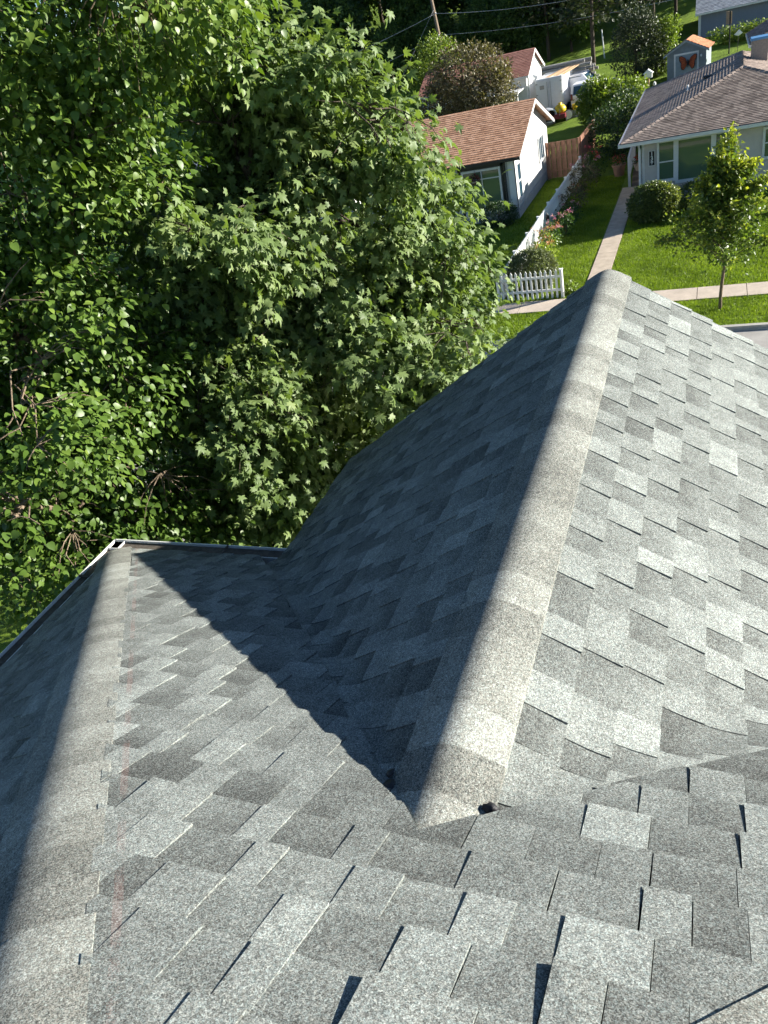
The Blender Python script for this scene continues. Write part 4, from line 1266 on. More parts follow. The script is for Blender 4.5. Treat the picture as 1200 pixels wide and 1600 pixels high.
# the young street tree
def street_tree():
    R = np.random.default_rng(61)
    t = thing('street_tree', 'young street tree with yellow green shoot tips on the grass strip', 'tree', (0.35, 24.95, 0))
    mb = MB(); limb(mb, (0, 0, -0.1), (0.04, 0, 2.3), 0.055, 0.04, R, 6, 0.02, 9); mb.build('trunk', M['bark_tan'], t, smooth=True)
    shoots = []
    for k in range(46):
        a = k*2.39996; q = (k+0.5)/46
        z0 = 1.45 + 2.4*q
        ln = (1.95 - 1.0*q) * R.uniform(0.75, 1.1)
        el = math.radians(22 + 50*q + R.uniform(-8, 8))
        b = np.array([0.04*q, 0, min(z0, 3.6)])
        e = b + ln*np.array([math.cos(a)*math.cos(el), math.sin(a)*math.cos(el), math.sin(el)])
        shoots.append((b, e))
    for dx, h in ((-0.12, 4.9), (0.13, 5.15), (0.02, 4.55), (0.75, 4.3), (-0.6, 4.1), (1.15, 3.9)):
        shoots.append((np.array([0.02, 0, 2.2]), np.array([dx, R.normal()*0.15, h])))
    mb = MB(); P, D, T = [], [], []
    for b, e in shoots:
        limb(mb, b, e, 0.018, 0.004, R, 5, 0.05, 5)
        n = int(np.linalg.norm(e-b)*150)
        for i in range(n):
            s = 0.12 + 0.9*R.random()**0.8
            p = b + (e-b)*s; p[2] += 0.10*np.linalg.norm(e-b)*math.sin(math.pi*min(1, s))
            rr = 0.20*(1.1-s) + 0.055
            P.append(p + R.normal(size=3)*rr); D.append((e-b)/np.linalg.norm(e-b))
            tp = max(0, (s-0.72)/0.3)*(0.45 + 0.55*min(1, max(0, (p[2]-2.6)/1.6)))
            T.append(0.34 + 0.55*tp + R.normal()*0.13)
    mb.build('branches', M['bark_tan'], t, kind='stuff')
    P, D = np.array(P), np.array(D); n = len(P)
    tip = D*0.4 + R.normal(size=(n, 3))*0.6 + np.array([0, 0, -0.1]); nrm = np.array([0, 0, 0.5]) + np.array(SUN)*0.5 + R.normal(size=(n, 3))*0.5
    me = leaves_mesh('crown', 'small', P, tip, nrm, R.uniform(0.09, 0.155, n), np.clip(np.array(T), 0, 1))
    link('crown', me, M['street_leaf'], t, kind='stuff')
street_tree()

shrub('boxwood_bush', 'clipped round boxwood behind the short picket fence', 'bush', (-6.25, 28.35, 0), [((0, 0, 0.75), (0.88, 0.62, 0.80))], 1300, 10, 0.06, 'small', (0.055, 0.095), 'box_leaf', 71, 0.90)
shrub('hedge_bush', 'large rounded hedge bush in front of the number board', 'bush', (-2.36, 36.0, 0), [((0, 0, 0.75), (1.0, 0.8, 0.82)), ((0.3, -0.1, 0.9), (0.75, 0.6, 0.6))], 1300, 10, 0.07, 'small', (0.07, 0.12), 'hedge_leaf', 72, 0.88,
      tone=lambda P, R: 0.35 + 0.35*np.clip(P[:, 0]-0.1, 0, 1) + R.normal(0, 0.18, len(P)))  # leaf tone rises towards +x: sunlit side painted into the colour
shrub('foundation_bush', 'low leafy bush under the picture window, right of the hedge bush', 'bush', (-0.6, 37.4, 0), [((0, 0, 0.5), (1.0, 0.7, 0.55)), ((1.1, 0.1, 0.5), (0.8, 0.6, 0.5))], 700, 9, 0.07, 'small', (0.07, 0.12), 'hedge_leaf', 73, 0.85)
shrub('yew_bush', 'dark green yew bush below the glass door of the white house', 'bush', (-9.9, 38.4, 0), [((0, 0, 0.55), (0.95, 0.6, 0.62))], 600, 9, 0.07, 'small', (0.05, 0.09), 'yew_leaf', 74, 0.82)
shrub('weed_tuft', 'leafy pale weed tuft between picket fence and white house', 'plant', (-7.65, 32.2, 0), [((0, 0, 0.3), (0.35, 0.35, 0.32))], 40, 7, 0.08, 'small', (0.10, 0.2), 'bright_leaf', 75, 0.4, tone=lambda P, R: R.normal(0.8, 0.2, len(P)))

# flower bed along the picket fence
def flowers(label, loc, r, h, leaf, petal, seed, nl=60, nf=26, cat='flower clump', fz=0.75):
    t = shrub('flower_clump', label, cat, loc, [((0, 0, h*0.5), (r, r*0.9, h*0.5))], nl, 8, 0.07, 'small', (0.06, 0.13), leaf, seed, 0.5, stems=5, trunk=0.012)
    if nf:
        R = np.random.default_rng(seed+100)
        c = np.stack([R.normal(0, r*0.55, nf), R.normal(0, r*0.55, nf), R.uniform(h*fz, h*1.12, nf)], 1)
        D = np.tile(np.array([[0, 0, 1.0]]), (nf, 1))
        P, tip, nrm = spray(c, D, 14, 0.045, R, -0.2, 0.5, 0.8, 0.5)
        link('blossom', leaves_mesh('blossom', 'small', P, tip, nrm, R.uniform(0.04, 0.075, len(P)), R.random(len(P))), M[petal], t, kind='stuff')
    return t
flowers('lime green leafy clump just behind the clipped bush', (-6.15, 30.0, 0), 0.55, 0.75, 'lime', 'lime', 81, 110, 0, 'plant')
flowers('pale lime clump beside the rust flowers by the fence', (-6.35, 31.2, 0), 0.5, 0.9, 'lime', 'rust_flower', 82, 90, 6)
flowers('rust coloured flower clump leaning on the picket fence', (-6.45, 32.4, 0), 0.5, 1.15, 'bright_leaf', 'rust_flower', 83, 70, 24, fz=0.45)
flowers('nearer clump of pink phlox by the picket fence', (-6.40, 33.6, 0), 0.4, 1.15, 'plant', 'pink_flower', 84, 70, 9)
flowers('farther clump of pink phlox by the picket fence', (-6.10, 35.3, 0), 0.4, 1.0, 'plant', 'pink_flower', 85, 70, 7)
flowers('dark leafy perennials with few pink heads, middle of the bed', (-6.30, 37.2, 0), 0.6, 0.9, 'plant', 'pink_flower', 86, 110, 5)
flowers('dull seed headed clump along the shaded fence', (-6.30, 39.6, 0), 0.65, 1.1, 'wine_leaf', 'rust_flower', 87, 120, 12)
flowers('tall flowering clump at the far end of the picket fence', (-6.30, 43.2, 0), 0.8, 1.6, 'wine_leaf', 'pink_flower', 88, 170, 10)
flowers('red flowered clump at the corner of the cedar fence', (-6.20, 46.2, 0), 0.7, 1.5, 'plant', 'red_flower', 89, 130, 16)
flowers('white edged groundcover at the end of the fence panel', (-4.8, 27.7, 0), 0.35, 0.35, 'bright_leaf', 'bright_leaf', 90, 50, 0, 'plant')

# shrubs and small trees in the second row
G = lambda x, y: (x, y, float(hill(np.array(x), np.array(y))))
shrub('ivy_bush', 'dark overgrown bush behind the cedar fence beside the hip roof', 'bush', G(-5.6, 50.8), [((0, 0, 1.3), (1.4, 1.6, 1.4)), ((0.6, 2.2, 1.6), (1.3, 1.5, 1.5)), ((0.7, -2.4, 0.7), (0.8, 1.0, 0.8))], 700, 9, 0.14, 'small', (0.09, 0.16), 'yew_leaf', 91, 0.75)
shrub('lilac_bush', 'sunlit bright green bush in front of the parked truck', 'bush', G(-6.6, 57.2), [((0, 0, 1.3), (1.9, 1.6, 1.3)), ((1.4, 0.4, 1.3), (1.2, 1.2, 1.2)), ((-0.6, 0, 2.0), (1.0, 1.0, 0.9))], 1000, 9, 0.16, 'small', (0.13, 0.24), 'bright_leaf', 92, 0.75)
shrub('bronze_tree', 'round bronze leaved small tree beside the salmon roof', 'tree', G(-15.9, 57.0), [((0.2, 0, 4.3), (2.9, 2.4, 2.2)), ((-1.4, 0, 3.0), (2.0, 1.8, 1.9)), ((1.5, 0, 3.4), (1.9, 1.7, 1.8))], 1700, 9, 0.2, 'small', (0.14, 0.24), 'wine_leaf', 93, 0.6, trunk=0.08, gap=0.5)
shrub('ash_tree', 'leafy light green tree in front of the utility pole', 'tree', G(-20.2, 65.5), [((0, 0, 4.2), (1.9, 1.8, 2.2)), ((-1.6, 0, 2.9), (1.5, 1.5, 1.8))], 800, 9, 0.2, 'small', (0.13, 0.22), 'bright_leaf', 94, 0.6, trunk=0.09, gap=0.5)
shrub('juniper_tree', 'dense dull olive evergreen left of the butterfly shed', 'tree', G(-5.5, 67.5), [((0, 0, 2.2), (1.8, 1.6, 2.3)), ((0.1, 0, 3.6), (1.2, 1.2, 1.5)), ((0.9, 0, 1.6), (1.3, 1.2, 1.5))], 1100, 9, 0.16, 'small', (0.10, 0.2), 'needle', 95, 0.7, trunk=0.1, up=0.3)
shrub('sumac_bush', 'grey green bush between the olive evergreen and the shed', 'bush', G(-3.6, 68.4), [((0, 0, 1.7), (1.0, 1.0, 1.9)), ((0.4, 0.2, 2.8), (0.7, 0.7, 0.9))], 450, 8, 0.14, 'small', (0.12, 0.2), 'bright_leaf', 96, 0.6)
shrub('hedge_row', 'low sunlit hedge in front of the blue grey house', 'hedge', G(1.6, 74.2), [((-1.2, 0, 0.5), (1.2, 0.6, 0.6)), ((0, 0, 0.5), (1.2, 0.6, 0.62)), ((1.2, 0, 0.5), (1.2, 0.6, 0.6)), ((2.4, 0, 0.5), (1.2, 0.6, 0.6))], 450, 9, 0.1, 'small', (0.10, 0.17), 'bright_leaf', 97, 0.75)

# ---- the wood on the rising ground: three crown shapes shared by many trees
def wood_variant(seed, blobs, ncl, kind, size, per=9, rad=0.42, shell=0.55, gap=0.42):
    R = np.random.default_rng(seed)
    C, D = clumps(blobs, ncl, R, shell, gap)
    P, tip, nrm = spray(C, D, per, rad, R, 0.25, 0.5, 0.5, 0.55)
    n = len(P)
    cl = np.repeat(R.normal(0, 0.13, ncl), per)
    return leaves_mesh('crown', kind, P, tip, nrm, R.uniform(size[0], size[1], n), np.clip(0.42 + cl + R.normal(0, 0.15, n), 0, 1))
def wood_trunk(seed, top, r, blobs):
    R = np.random.default_rng(seed); mb = MB()
    pts = limb(mb, (0, 0, -0.4), (0.3, 0.1, top), r, r*0.35, R, 7, 0.04, 8)
    for c, rr in blobs:
        limb(mb, pts[4], c, r*0.4, 0.03, R, 5, 0.12, 5)
    return mb.mesh('trunk', True)
WV = []
for sd_, bl, tp in ((101, [((0, 0, 8), (3.4, 3.2, 3.6)), ((2.2, 0, 6), (2.4, 2.4, 2.4)), ((-2.0, 0.4, 6.6), (2.6, 2.4, 2.6)), ((0.4, 0, 11), (2.2, 2.2, 2.2)), ((0.2, -1.5, 3.8), (2.6, 1.8, 1.8))], 9),
                    (102, [((0, 0, 9), (2.8, 2.8, 4.4)), ((1.5, 0, 5.5), (2.4, 2.2, 2.6)), ((-1.8, 0, 5), (2.2, 2.2, 2.8)), ((-0.5, 0, 12.4), (1.7, 1.7, 2.2))], 10),
                    (103, [((0, 0, 6.5), (3.6, 3.4, 3.2)), ((2.6, 0.5, 5), (2.2, 2.4, 2.2)), ((-2.6, 0, 4.6), (2.4, 2.4, 2.2)), ((0, -1.8, 3.2), (3.0, 1.6, 1.8))], 7)):
    cm = wood_variant(sd_, bl, 1000, 'clump', (0.28, 0.5)); cm.materials.append(M['wood_leaf'])
    tm = wood_trunk(sd_+10, tp, 0.22, bl); tm.materials.append(M['bark'])
    WV.append((cm, tm))
# a pine shape
def pine_variant():
    R = np.random.default_rng(120); P, D = [], []
    mb = MB(); limb(mb, (0, 0, -0.4), (0.1, 0, 13.5), 0.2, 0.03, R, 9, 0.01, 8)
    for k in range(64):
        z = 3.6 + 9.6*(k/64); a = k*2.4; ln = (1-(z-3)/11.5)*3.2+0.35
        e = Vector((math.cos(a)*ln, math.sin(a)*ln, z - 0.12*ln + 0.3))
        limb(mb, (0, 0, z), e, 0.035, 0.008, R, 4, 0.06, 4)
        for i in range(40):
            s = 0.25+0.8*R.random()
            P.append(np.array([e.x*s, e.y*s, z+(e.z-z)*s]) + R.normal(size=3)*np.array([0.26, 0.26, 0.12])); D.append(np.array([math.cos(a), math.sin(a), 0.15]))
    P, D = np.array(P), np.array(D); n = len(P)
    me = leaves_mesh('crown', 'clump', P, D+R.normal(size=(n, 3))*0.5, np.array([0, 0, 0.7])+R.normal(size=(n, 3))*0.5, R.uniform(0.25, 0.45, n), np.clip(R.normal(0.45, 0.2, n), 0, 1))
    me.materials.append(M['needle']); tm = mb.mesh('trunk', True); tm.materials.append(M['bark']); return me, tm
PV = pine_variant()
def wood_tree(name, label, x, y, var, sc, rz, group):
    t = thing(name, label, 'tree', G(x, y), rz, group)
    for nm, me in zip(('crown', 'trunk'), var):
        o = link(nm, me, None, t); o.scale = (sc, sc, sc)
R2 = random.Random(5)
k = 0
for row, (yy, x0, x1, stp) in enumerate(((87, -54, -8, 8.6), (94, -60, 8, 7.4), (103, -66, 12, 7.0))):
    x = x0
    while x < x1:
        v = WV[R2.randrange(3)]
        wood_tree('broadleaf_tree', 'dark broadleaf tree in the wood on the slope behind the houses', x + R2.uniform(-1.2, 1.2), yy + R2.uniform(-2, 2), v, R2.uniform(0.95, 1.25)*(1+0.08*row), R2.uniform(0, 6.28), 'dark trees of the wood behind the houses')
        x += stp
x = -52.0
while x < -11:
    wood_tree('understory_tree', 'dense low tree at the foot of the wood', x + R2.uniform(-1, 1), 83.5 + R2.uniform(-1.5, 1.5), WV[2], R2.uniform(0.5, 0.68), R2.uniform(0, 6.28), 'low trees at the foot of the wood')
    x += 4.3
wood_tree('pine_tree', 'tall pine with bare dark trunk standing on the sunlit grass behind the truck', -9.5, 74.5, PV, 0.95, 0.4, None)
wood_tree('pine_tree', 'pine right of the bare trunk, above the olive evergreen', -5.0, 79.5, PV, 0.85, 1.4, None)
wood_tree('pine_tree', 'pine at the top edge left of the blue grey house', -3.4, 84.0, PV, 0.8, 2.2, None)
wood_tree('pine_tree', 'shaggy pine at the top edge above the salmon gable', -14.5, 82.0, PV, 0.9, 3.3, None)

# trees on our own side of the street, seen in the gaps behind the maple
def yard_tree(label, x, y, var, sc, rz):
    t = thing('yard_tree', label, 'tree', (x, y, 0), rz)
    for nm, me in zip(('crown', 'trunk'), var):
        o = link(nm, me, None, t); o.scale = (sc, sc, sc)
sv = wood_variant(130, [((0, 0, 5.2), (2.6, 2.2, 2.2)), ((1.6, 0, 4.0), (1.8, 1.6, 1.5)), ((-1.6, 0, 4.2), (2.0, 1.8, 1.7)), ((0, 0, 2.4), (2.2, 1.8, 1.3))], 1300, 'small', (0.10, 0.18), 9, 0.2, 0.5, 0.45)
sv.materials.append(M['plant'])
st_ = wood_trunk(131, 5, 0.14, [((1.4, 0, 4), 1), ((-1.4, 0, 4.2), 1)]); st_.materials.append(M['bark'])
yard_tree('dark green tree in the gap behind the maple', -8.4, 10.2, (sv, st_), 1.0, 0.3)
yard_tree('dark green tree low behind the mulberry', -12.6, 8.6, (sv, st_), 1.1, 1.7)
yard_tree('dark green tree by the near kerb left of the maple', -14.2, 13.0, (sv, st_), 1.15, 2.9)
# white house seen in scraps through the leaves
lh = thing('house', 'white house with grey roof glimpsed through the maple leaves', 'house', (-27, 43, 0))
gable_house(lh, -32.0, -21.5, 39.0, 48.0, 0.0, 3.0, 5.2, 0.35, 'white_paint', 'roof_grey', 0.3)
window(lh, -24.5, -23.2, 1.0, 2.4, 39.0, '-y', 'trim', 0.1, 'glass_blue', (), (1.7,))
window(lh, -28.5, -27.0, 1.0, 2.4, 39.0, '-y', 'trim', 0.1, 'glass_blue', (), (1.7,))
reparent_world(lh)
# ================================================================ pole, wires, yard clutter
M['pole_wood'] = bark_mat('pole_wood', (0.14, 0.105, 0.075), (0.30, 0.235, 0.175))
M['wire'] = plain('wire', (0.30, 0.31, 0.33), 0.4, 0.4, 0.1)
M['steel'] = plain('steel', (0.30, 0.31, 0.32), 0.35, 0.5, 0.15, metallic=0.6)
M['van_white'] = plain('van_white', (0.70, 0.71, 0.73), 0.3, 0.5, 0.08)
M['lumber'] = plain('lumber', (0.50, 0.33, 0.19), 0.8, 0.2, 0.25, 4)
M['yellow_plastic'] = plain('yellow_plastic', (0.60, 0.42, 0.02), 0.4, 0.4, 0.15)
M['maroon_paint'] = plain('maroon_paint', (0.16, 0.012, 0.022), 0.4, 0.4, 0.2)
M['navy'] = plain('navy_tarp', (0.018, 0.030, 0.055), 0.5, 0.3, 0.3, 3, 0.4, 8)
M['log_grey'] = plain('weathered_wood', (0.30, 0.29, 0.27), 0.9, 0.2, 0.35, 8, 0.5)

PX, PY = -22.7, 75.0
PZ = G(PX, PY)[2]
pl = thing('utility_pole', 'brown wooden utility pole rising past the dark wood', 'utility pole', (PX, PY, PZ))
MB().tube([(0.35, 0, -0.5), (0.0, 0, 5.0), (-0.35, 0, 9.5)], [0.17, 0.15, 0.12], 10).build('pole', M['pole_wood'], pl, smooth=True)
for z in (6.6, 4.95): MB().lathe([(0.03, 0), (0.06, 0.05), (0.03, 0.12)], 8, (0.05, -0.2, z)).build('insulator', M['white_paint'], pl)
def wire(label, a, b, sag, r):
    a, b = Vector(a), Vector(b); mid = a.copy()
    pts = []
    for i in range(13):
        s = i/12; p = a.lerp(b, s) - mid; p.z -= sag*4*s*(1-s); pts.append(p)
    o = MB().tube(pts, r, 5).build('overhead_wire', M['wire'], None, smooth=True)
    o.location = a
    tag(o, label, 'wire', 'overhead wires at the utility pole')
px = PX-0.1
wire('upper wire running right from the utility pole to the top edge', (px, PY-0.2, PZ+6.65), (-4.0, 73, 7.9), 0.5, 0.022)
wire('lower wire running right from the utility pole across the wood', (px+0.2, PY-0.2, PZ+5.0), (3.0, 72, 6.6), 0.6, 0.018)
wire('upper wire dropping left from the utility pole behind the maple', (px, PY-0.2, PZ+6.6), (-40, 72, 7.0), 0.4, 0.022)
wire('lower wire dropping left from the utility pole behind the maple', (px+0.2, PY-0.2, PZ+5.0), (-40, 72, 5.0), 0.4, 0.018)
wire('slanting stay wire from the utility pole down to the left', (px, PY-0.2, PZ+6.9), (-28.6, 73.5, 2.6), 0.05, 0.016)

# enclosed trailer with lumber on its roof
tz = G(-11, 61.5)[2]
tr = thing('cargo_trailer', 'white box trailer with twin rear doors beside the salmon house', 'trailer', (-11.0, 61.3, tz), math.radians(-3))
boxo('body', (-0.98, 0, 0.55), (0.98, 3.6, 2.62), M['van_white'], tr, bevel=0.05)
for s in (-1, 1):
    dn = boxo('door', (min(s*0.03, s*0.92), -0.05, 0.62), (max(s*0.03, s*0.92), -0.002, 2.52), M['van_white'], tr, bevel=0.015)
    MB().tube([(s*0.12, -0.09, 0.75), (s*0.12, -0.09, 2.4)], 0.018, 6).build('lock_bar', M['steel'], dn)
    for z in (0.9, 1.6, 2.3): boxo('hinge', (s*0.88-0.07, -0.075, z), (s*0.88+0.07, -0.05, z+0.06), M['steel'], dn)
boxo('sticker', (-0.66, -0.06, 1.95), (-0.34, -0.051, 2.2), M['steel'], tr)
for s in (-1, 1):
    for y in (1.5, 2.35):
        w = MB().tube([(s*0.86, y, 0.36), (s*1.06, y, 0.36)], 0.34, 16).build('wheel', M['rubber'], tr)
        MB().tube([(s*1.062, y, 0.36), (s*1.075, y, 0.36)], 0.19, 12).build('rim', M['steel'], w)
for k in range(5):
    o = boxo('lumber_board', (-0.09, -1.6, 0), (0.09, 1.6, 0.05), M['lumber'])
    o.location = (-10.75+0.26*k, 62.9, tz+2.66+0.02*(k % 2)); o.rotation_euler = (math.radians(4), 0, math.radians(-24+2*k))
    tag(o, 'tan lumber board lying on the trailer roof', 'board', 'lumber boards on the trailer roof')

# pickup with cab, nose to the right
uz = G(-8.7, 64)[2]
pk_ = thing('pickup_truck', 'white work pickup behind the trailer, cab window dark', 'truck', (-9.3, 64.2, uz), math.radians(-10))
prof = [(-2.4, 0.55), (-2.4, 1.25), (-0.75, 1.30), (-0.62, 1.98), (0.55, 2.0), (1.15, 1.35), (2.35, 1.20), (2.45, 0.6)]
def extrude_profile(prof, y0, y1, inset=0.0):
    n = len(prof)
    v = [(x, y0 + (inset if z > 1.5 else 0), z) for x, z in prof] + [(x, y1 - (inset if z > 1.5 else 0), z) for x, z in prof]
    return v, [tuple(range(n)), tuple(range(2*n-1, n-1, -1))] + [((i+1) % n, i, n+i, n+(i+1) % n) for i in range(n)]
mb = MB().add(*extrude_profile(prof, -0.95, 0.95, 0.13)); mb.build('body', M['van_white'], pk_, bevel=0.05)
for y, d in ((-0.835, -1), (0.835, 1)):
    MB().add([(-0.52, y+d*0.03, 1.34), (0.95, y+d*0.03, 1.36), (0.45, y+d*0.012, 1.90), (-0.48, y+d*0.012, 1.90)], [(0, 1, 2, 3)] if d < 0 else [(3, 2, 1, 0)]).build('side_window', M['glass_blue'], pk_)
MB().add([(0.63, -0.72, 1.93), (0.63, 0.72, 1.93), (1.16, 0.82, 1.40), (1.16, -0.82, 1.40)], [(0, 1, 2, 3)]).build('windshield', M['glass_blue'], pk_)
for x in (-1.55, 1.6):
    for y in (-0.97, 0.80):
        w = MB().tube([(x, y, 0.38), (x, y+0.18, 0.38)], 0.38, 16).build('wheel', M['rubber'], pk_)
        MB().tube([(x, y-0.01, 0.38), (x, y+0.19, 0.38)], 0.2, 12).build('rim', M['steel'], w)
mb = MB()
for x in (-2.2, -0.8):
    for y in (-0.85, 0.85): mb.tube([(x, y, 1.2), (x, y, 2.2)], 0.03, 6)
for y in (-0.85, 0.85): mb.tube([(-2.5, y, 2.2), (1.0, y, 2.2)], 0.03, 6)
mb.build('ladder_rack', M['steel'], pk_)
# small white van, nearer, rear window
vz = G(-8.6, 61.2)[2]
vn = thing('van', 'white hatchback van with dark rear window right of the trailer', 'van', (-8.75, 61.4, vz), math.radians(-4))
prof = [(-0.0, 0.5), (-0.05, 1.15), (0.22, 1.85), (2.6, 1.88), (3.2, 1.2), (4.2, 1.05), (4.25, 0.5)]
n = len(prof)
v = [(-0.82+(0.1 if z > 1.5 else 0), y, z) for y, z in prof] + [(0.82-(0.1 if z > 1.5 else 0), y, z) for y, z in prof]
mb = MB().add(v, [tuple(range(n-1, -1, -1)), tuple(range(n, 2*n))] + [(i, (i+1) % n, n+(i+1) % n, n+i) for i in range(n)]); mb.build('body', M['van_white'], vn, bevel=0.05)
MB().add([(-0.62, 0.0, 1.22), (0.62, 0.0, 1.22), (0.58, 0.16, 1.74), (-0.58, 0.16, 1.74)], [(0, 1, 2, 3)]).build('rear_window', M['glass_blue'], vn).location.y = -0.03
for s in (-1, 1):
    boxo('tail_light', (s*0.72-0.06, -0.09, 0.9), (s*0.72+0.06, 0.05, 1.3), M['maroon_paint'], vn)
    for y in (0.75, 3.4):
        w = MB().tube([(s*0.70, y, 0.32), (s*0.85, y, 0.32)], 0.32, 14).build('wheel', M['rubber'], vn)
        MB().tube([(s*0.852, y, 0.32), (s*0.86, y, 0.32)], 0.18, 10).build('rim', M['steel'], w)
boxo('bumper', (-0.8, -0.14, 0.42), (0.8, 0.02, 0.62), M['steel'], vn, bevel=0.03)
# covered heap
R = np.random.default_rng(3)
mb = MB(); nx_, ny_ = 12, 9; v = []; f = []
for i in range(nx_+1):
    for j in range(ny_+1):
        a, b = i/nx_*2-1, j/ny_*2-1
        e = max(0, 1-max(abs(a), abs(b))**4)
        v.append((a*1.1, b*1.5, 1.35*e**0.4 + 0.06*math.sin(5*a+3*b) + R.normal()*0.02))
for i in range(nx_):
    for j in range(ny_): f.append((i*(ny_+1)+j, (i+1)*(ny_+1)+j, (i+1)*(ny_+1)+j+1, i*(ny_+1)+j+1))
o = mb.add(v, f).build('tarp_heap', M['navy'], None, smooth=True); o.location = G(-6.9, 63.0)
tag(o, 'dark navy tarp over a heap right of the white van', 'tarp')
# drum, yellow bucket, maroon cart
dm = thing('barrel', 'white barrel lying with its dark open end towards the street', 'barrel', (-10.9, 59.9, G(-10.9, 59.9)[2]+0.55), math.radians(28))
Mx = Matrix.Rotation(math.radians(90), 4, 'X')
MB().lathe([(0.40, -0.5), (0.46, -0.42), (0.47, 0.0), (0.46, 0.42), (0.43, 0.5), (0.36, 0.5), (0.35, -0.3)], 20, (0, 0, 0.0), Mx).build('shell', M['van_white'], dm, smooth=False)
boxo('cradle', (-0.35, -0.3, -0.6), (0.35, 0.3, -0.42), M['log_grey'], dm)
MB().lathe([(0.33, 0.30), (0.01, 0.31)], 20, (0, 0, 0), Mx).build('inside', M['rubber'], dm)
ct = thing('garden_cart', 'maroon cart beside the white barrel', 'cart', (-10.1, 60.0, G(-10.1, 60)[2]))
boxo('tray', (-0.4, -0.55, 0.25), (0.4, 0.55, 0.55), M['maroon_paint'], ct, bevel=0.03)
for s in (-1, 1):
    for y in (-0.38, 0.38): MB().tube([(s*0.40, y, 0.16), (s*0.46, y, 0.16)], 0.16, 12).build('wheel', M['rubber'], ct)
MB().tube([(0, -0.5, 0.4), (0.1, -0.9, 0.9)], 0.02, 6).build('handle', M['steel'], ct)
yb = thing('yellow_bag', 'bulging yellow sack in the maroon cart', 'sack', (-10.1, 60.0, G(-10.1, 60)[2]+0.55))
MB().lathe([(0.22, 0.0), (0.40, 0.12), (0.42, 0.32), (0.30, 0.5), (0.10, 0.58), (0.16, 0.66)], 14).build('sack', M['yellow_plastic'], yb, smooth=True)
yb = thing('yellow_bucket', 'small yellow bucket behind the white van bumper', 'bucket', (-9.15, 60.6, G(-9.15, 60.6)[2]+0.45))
MB().lathe([(0.15, 0), (0.20, 0.36), (0.21, 0.38), (0.19, 0.38)], 14).build('pail', M['yellow_plastic'], yb)
MB().tube([(-0.2, 0, 0.36), (-0.1, -0.14, 0.22), (0.1, -0.14, 0.22), (0.2, 0, 0.36)], 0.008, 5).build('handle', M['steel'], yb)
boxo('stand', (-0.25, -0.2, -0.46), (0.25, 0.2, -0.003), M['log_grey'], yb)
ty = thing('spare_tyre', 'white walled spare tyre leaning beside the maroon cart', 'tyre', (-9.62, 60.1, G(-9.62, 60.1)[2]+0.34), math.radians(20))
ring = [( -0.10, 0.20), (-0.12, 0.30), (-0.08, 0.34), (0.08, 0.34), (0.12, 0.30), (0.10, 0.20)]
MB().lathe([(r, z) for z, r in ring], 18, (0, 0, 0), Mx).build('rubber', M['rubber'], ty)
MB().lathe([(0.29, 0.121), (0.22, 0.125)], 18, (0, 0, 0), Mx).build('white_wall', M['white_paint'], ty)
# grey wood heap behind
hp = thing('log_pile', 'pile of weathered grey poles beyond the trailer', 'pile', (-11.6, 69.0, G(-11.6, 69)[2]))
R = np.random.default_rng(8)
for lay_ in range(7):
    for j in range(9-lay_):
        MB().tube([(-2.2+R.normal()*0.3, j*0.28+lay_*0.14+R.normal()*0.03, 0.2+lay_*0.26), (2.4+R.normal()*0.3, j*0.28+lay_*0.14+R.normal()*0.08, 0.2+lay_*0.26)], 0.13, 7).build('pole', M['log_grey'], hp)
# bird house on a post, feeder pole, yard ornament
bz = G(-4.1, 59.0)[2]
b_ = thing('birdhouse', 'white birdhouse on a leaning tan post left of the hip roof', 'birdhouse', (-4.1, 59.0, bz))
MB().tube([(-0.12, 0, -0.1), (0.05, 0, 1.9)], 0.06, 8).build('post', M['lumber'], b_)
mb = MB().box((-0.22, -0.18, 1.9), (0.26, 0.18, 2.2)); mb.build('box', M['white_paint'], b_)
MB().add([(-0.3, -0.25, 2.18), (0.34, -0.25, 2.18), (0.02, -0.25, 2.42), (-0.3, 0.25, 2.18), (0.34, 0.25, 2.18), (0.02, 0.25, 2.42)], [(0,1,2),(5,4,3),(0,2,5,3),(1,4,5,2),(0,3,4,1)]).build('roof', M['white_paint'], b_)
for x in (-0.35, 0.4): MB().lathe([(0.03, 0), (0.1, 0.08), (0.1, 0.2), (0.02, 0.28)], 8, (x, 0, 1.35)).build('gourd', M['white_paint'], b_)
fz = G(0.9, 70.5)[2]
f_ = thing('feeder_pole', 'dark pole with a narrow brown box before the blue grey wall', 'pole', (0.9, 70.5, fz))
MB().tube([(0, 0, -0.1), (0, 0, 2.75)], 0.05, 8).build('post', M['dark_trim'], f_)
boxo('box', (-0.28, -0.08, 1.95), (-0.06, 0.1, 2.75), M['concrete'], f_); boxo('panel', (0.06, -0.06, 1.95), (0.12, 0.1, 2.7), M['lumber'], f_)
w_ = thing('yard_whirligig', 'white bird shaped whirligig right of the dark pole', 'ornament', (1.5, 70.8, G(1.5, 70.8)[2]))
MB().tube([(0, 0, -0.1), (0, 0, 1.0)], 0.02, 6).build('stake', M['dark_trim'], w_)
MB().add([(-0.3, 0, 1.12), (0.0, -0.06, 1.05), (0.3, 0, 1.14), (0.05, 0, 1.42), (0, 0.06, 1.05), (0, 0, 0.98)], [(0,1,3),(1,2,3),(3,4,0),(3,2,4),(0,5,1),(1,5,2),(2,5,4),(4,5,0)]).build('bird', M['white_paint'], w_)
# clothes post on the far grass
c_ = thing('clothes_post', 'slim white post standing on the far sunlit grass', 'post', G(-9.0, 78.0))
MB().tube([(0.0, 0, -0.1), (-0.15, 0, 2.2)], 0.05, 8).build('post', M['white_paint'], c_)
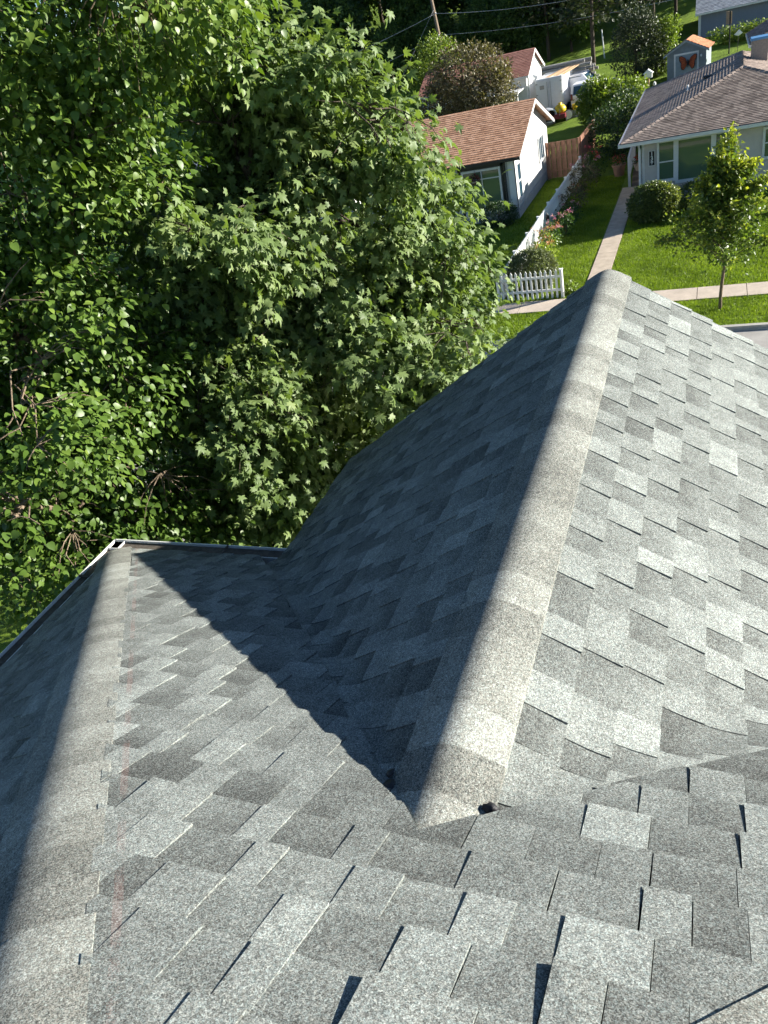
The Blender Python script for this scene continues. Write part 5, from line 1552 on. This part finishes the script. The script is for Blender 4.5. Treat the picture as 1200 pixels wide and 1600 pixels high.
# lantern by the picket fence
l_ = thing('garden_lantern', 'small dark lantern hanging on the picket fence', 'lantern', (-6.98, 35.9, 0.62))
MB().lathe([(0.05, 0), (0.09, 0.02), (0.09, 0.22), (0.02, 0.32)], 8).build('body', M['sign_black'], l_)
MB().tube([(0, 0, 0.3), (-0.05, 0, 0.4), (-0.12, 0, 0.38)], 0.01, 5).build('hook', M['sign_black'], l_)

# ---- small things on the roof, their shadows included in the black colour
def roof_lump(label, x, y, zoff, slope, size, mat, seed, name='sealant_shadow_blob', cat='sealant'):
    R = np.random.default_rng(seed); mb = MB()
    v = []; n = 10
    for ring, (rr, h) in enumerate(((1.0, 0.0), (0.85, 0.45), (0.45, 0.8))):
        for k in range(n):
            a = 2*math.pi*k/n; q = rr*(1+R.normal()*0.12)
            v.append((math.cos(a)*q*size[0], math.sin(a)*q*size[1], h*size[2]))
    v.append((0, 0, size[2]))
    f = [(r*n+k, r*n+(k+1) % n, (r+1)*n+(k+1) % n, (r+1)*n+k) for r in range(2) for k in range(n)] + [(2*n+k, 2*n+(k+1) % n, 3*n) for k in range(n)]
    o = mb.add(v, f).build(name, M[mat], None, smooth=True)
    o.rotation_euler = slope.N.to_track_quat('Z', 'Y').to_euler()
    o.location = Vector((x, y, zoff)) + slope.N*0.020
    return tag(o, label, cat)
def onS(slope, px_, py_):
    F = 1152.2
    d = CF + CR*((px_-600)/F) + CD*((py_-800)/F)
    e = Vector((0, 0, EYE)); t_ = (slope.O - e).dot(slope.N)/d.dot(slope.N)
    return e + d*t_
p = onS(S2, 612, 1238); roof_lump('larger black spot of tar and shadow on the shaded slope near the ridge foot', p.x, p.y, p.z, S2, (0.024, 0.032, 0.014), 'tar', 1)
p = onS(S2, 618, 1215); roof_lump('smaller black spot of tar and shadow just above the larger one', p.x, p.y, p.z, S2, (0.013, 0.018, 0.008), 'tar', 2)
p = onS(S2, 545, 1118); roof_lump('thin black spot of tar and shadow on the shaded slope, by the valley', p.x, p.y, p.z, S2, (0.010, 0.018, 0.007), 'tar', 3)
p = onS(S3, 762, 1272); roof_lump('dark pebble lying on the sunlit foot of the ridge', p.x, p.y, p.z, S3, (0.018, 0.022, 0.026), 'tar', 4, 'pebble', 'pebble')
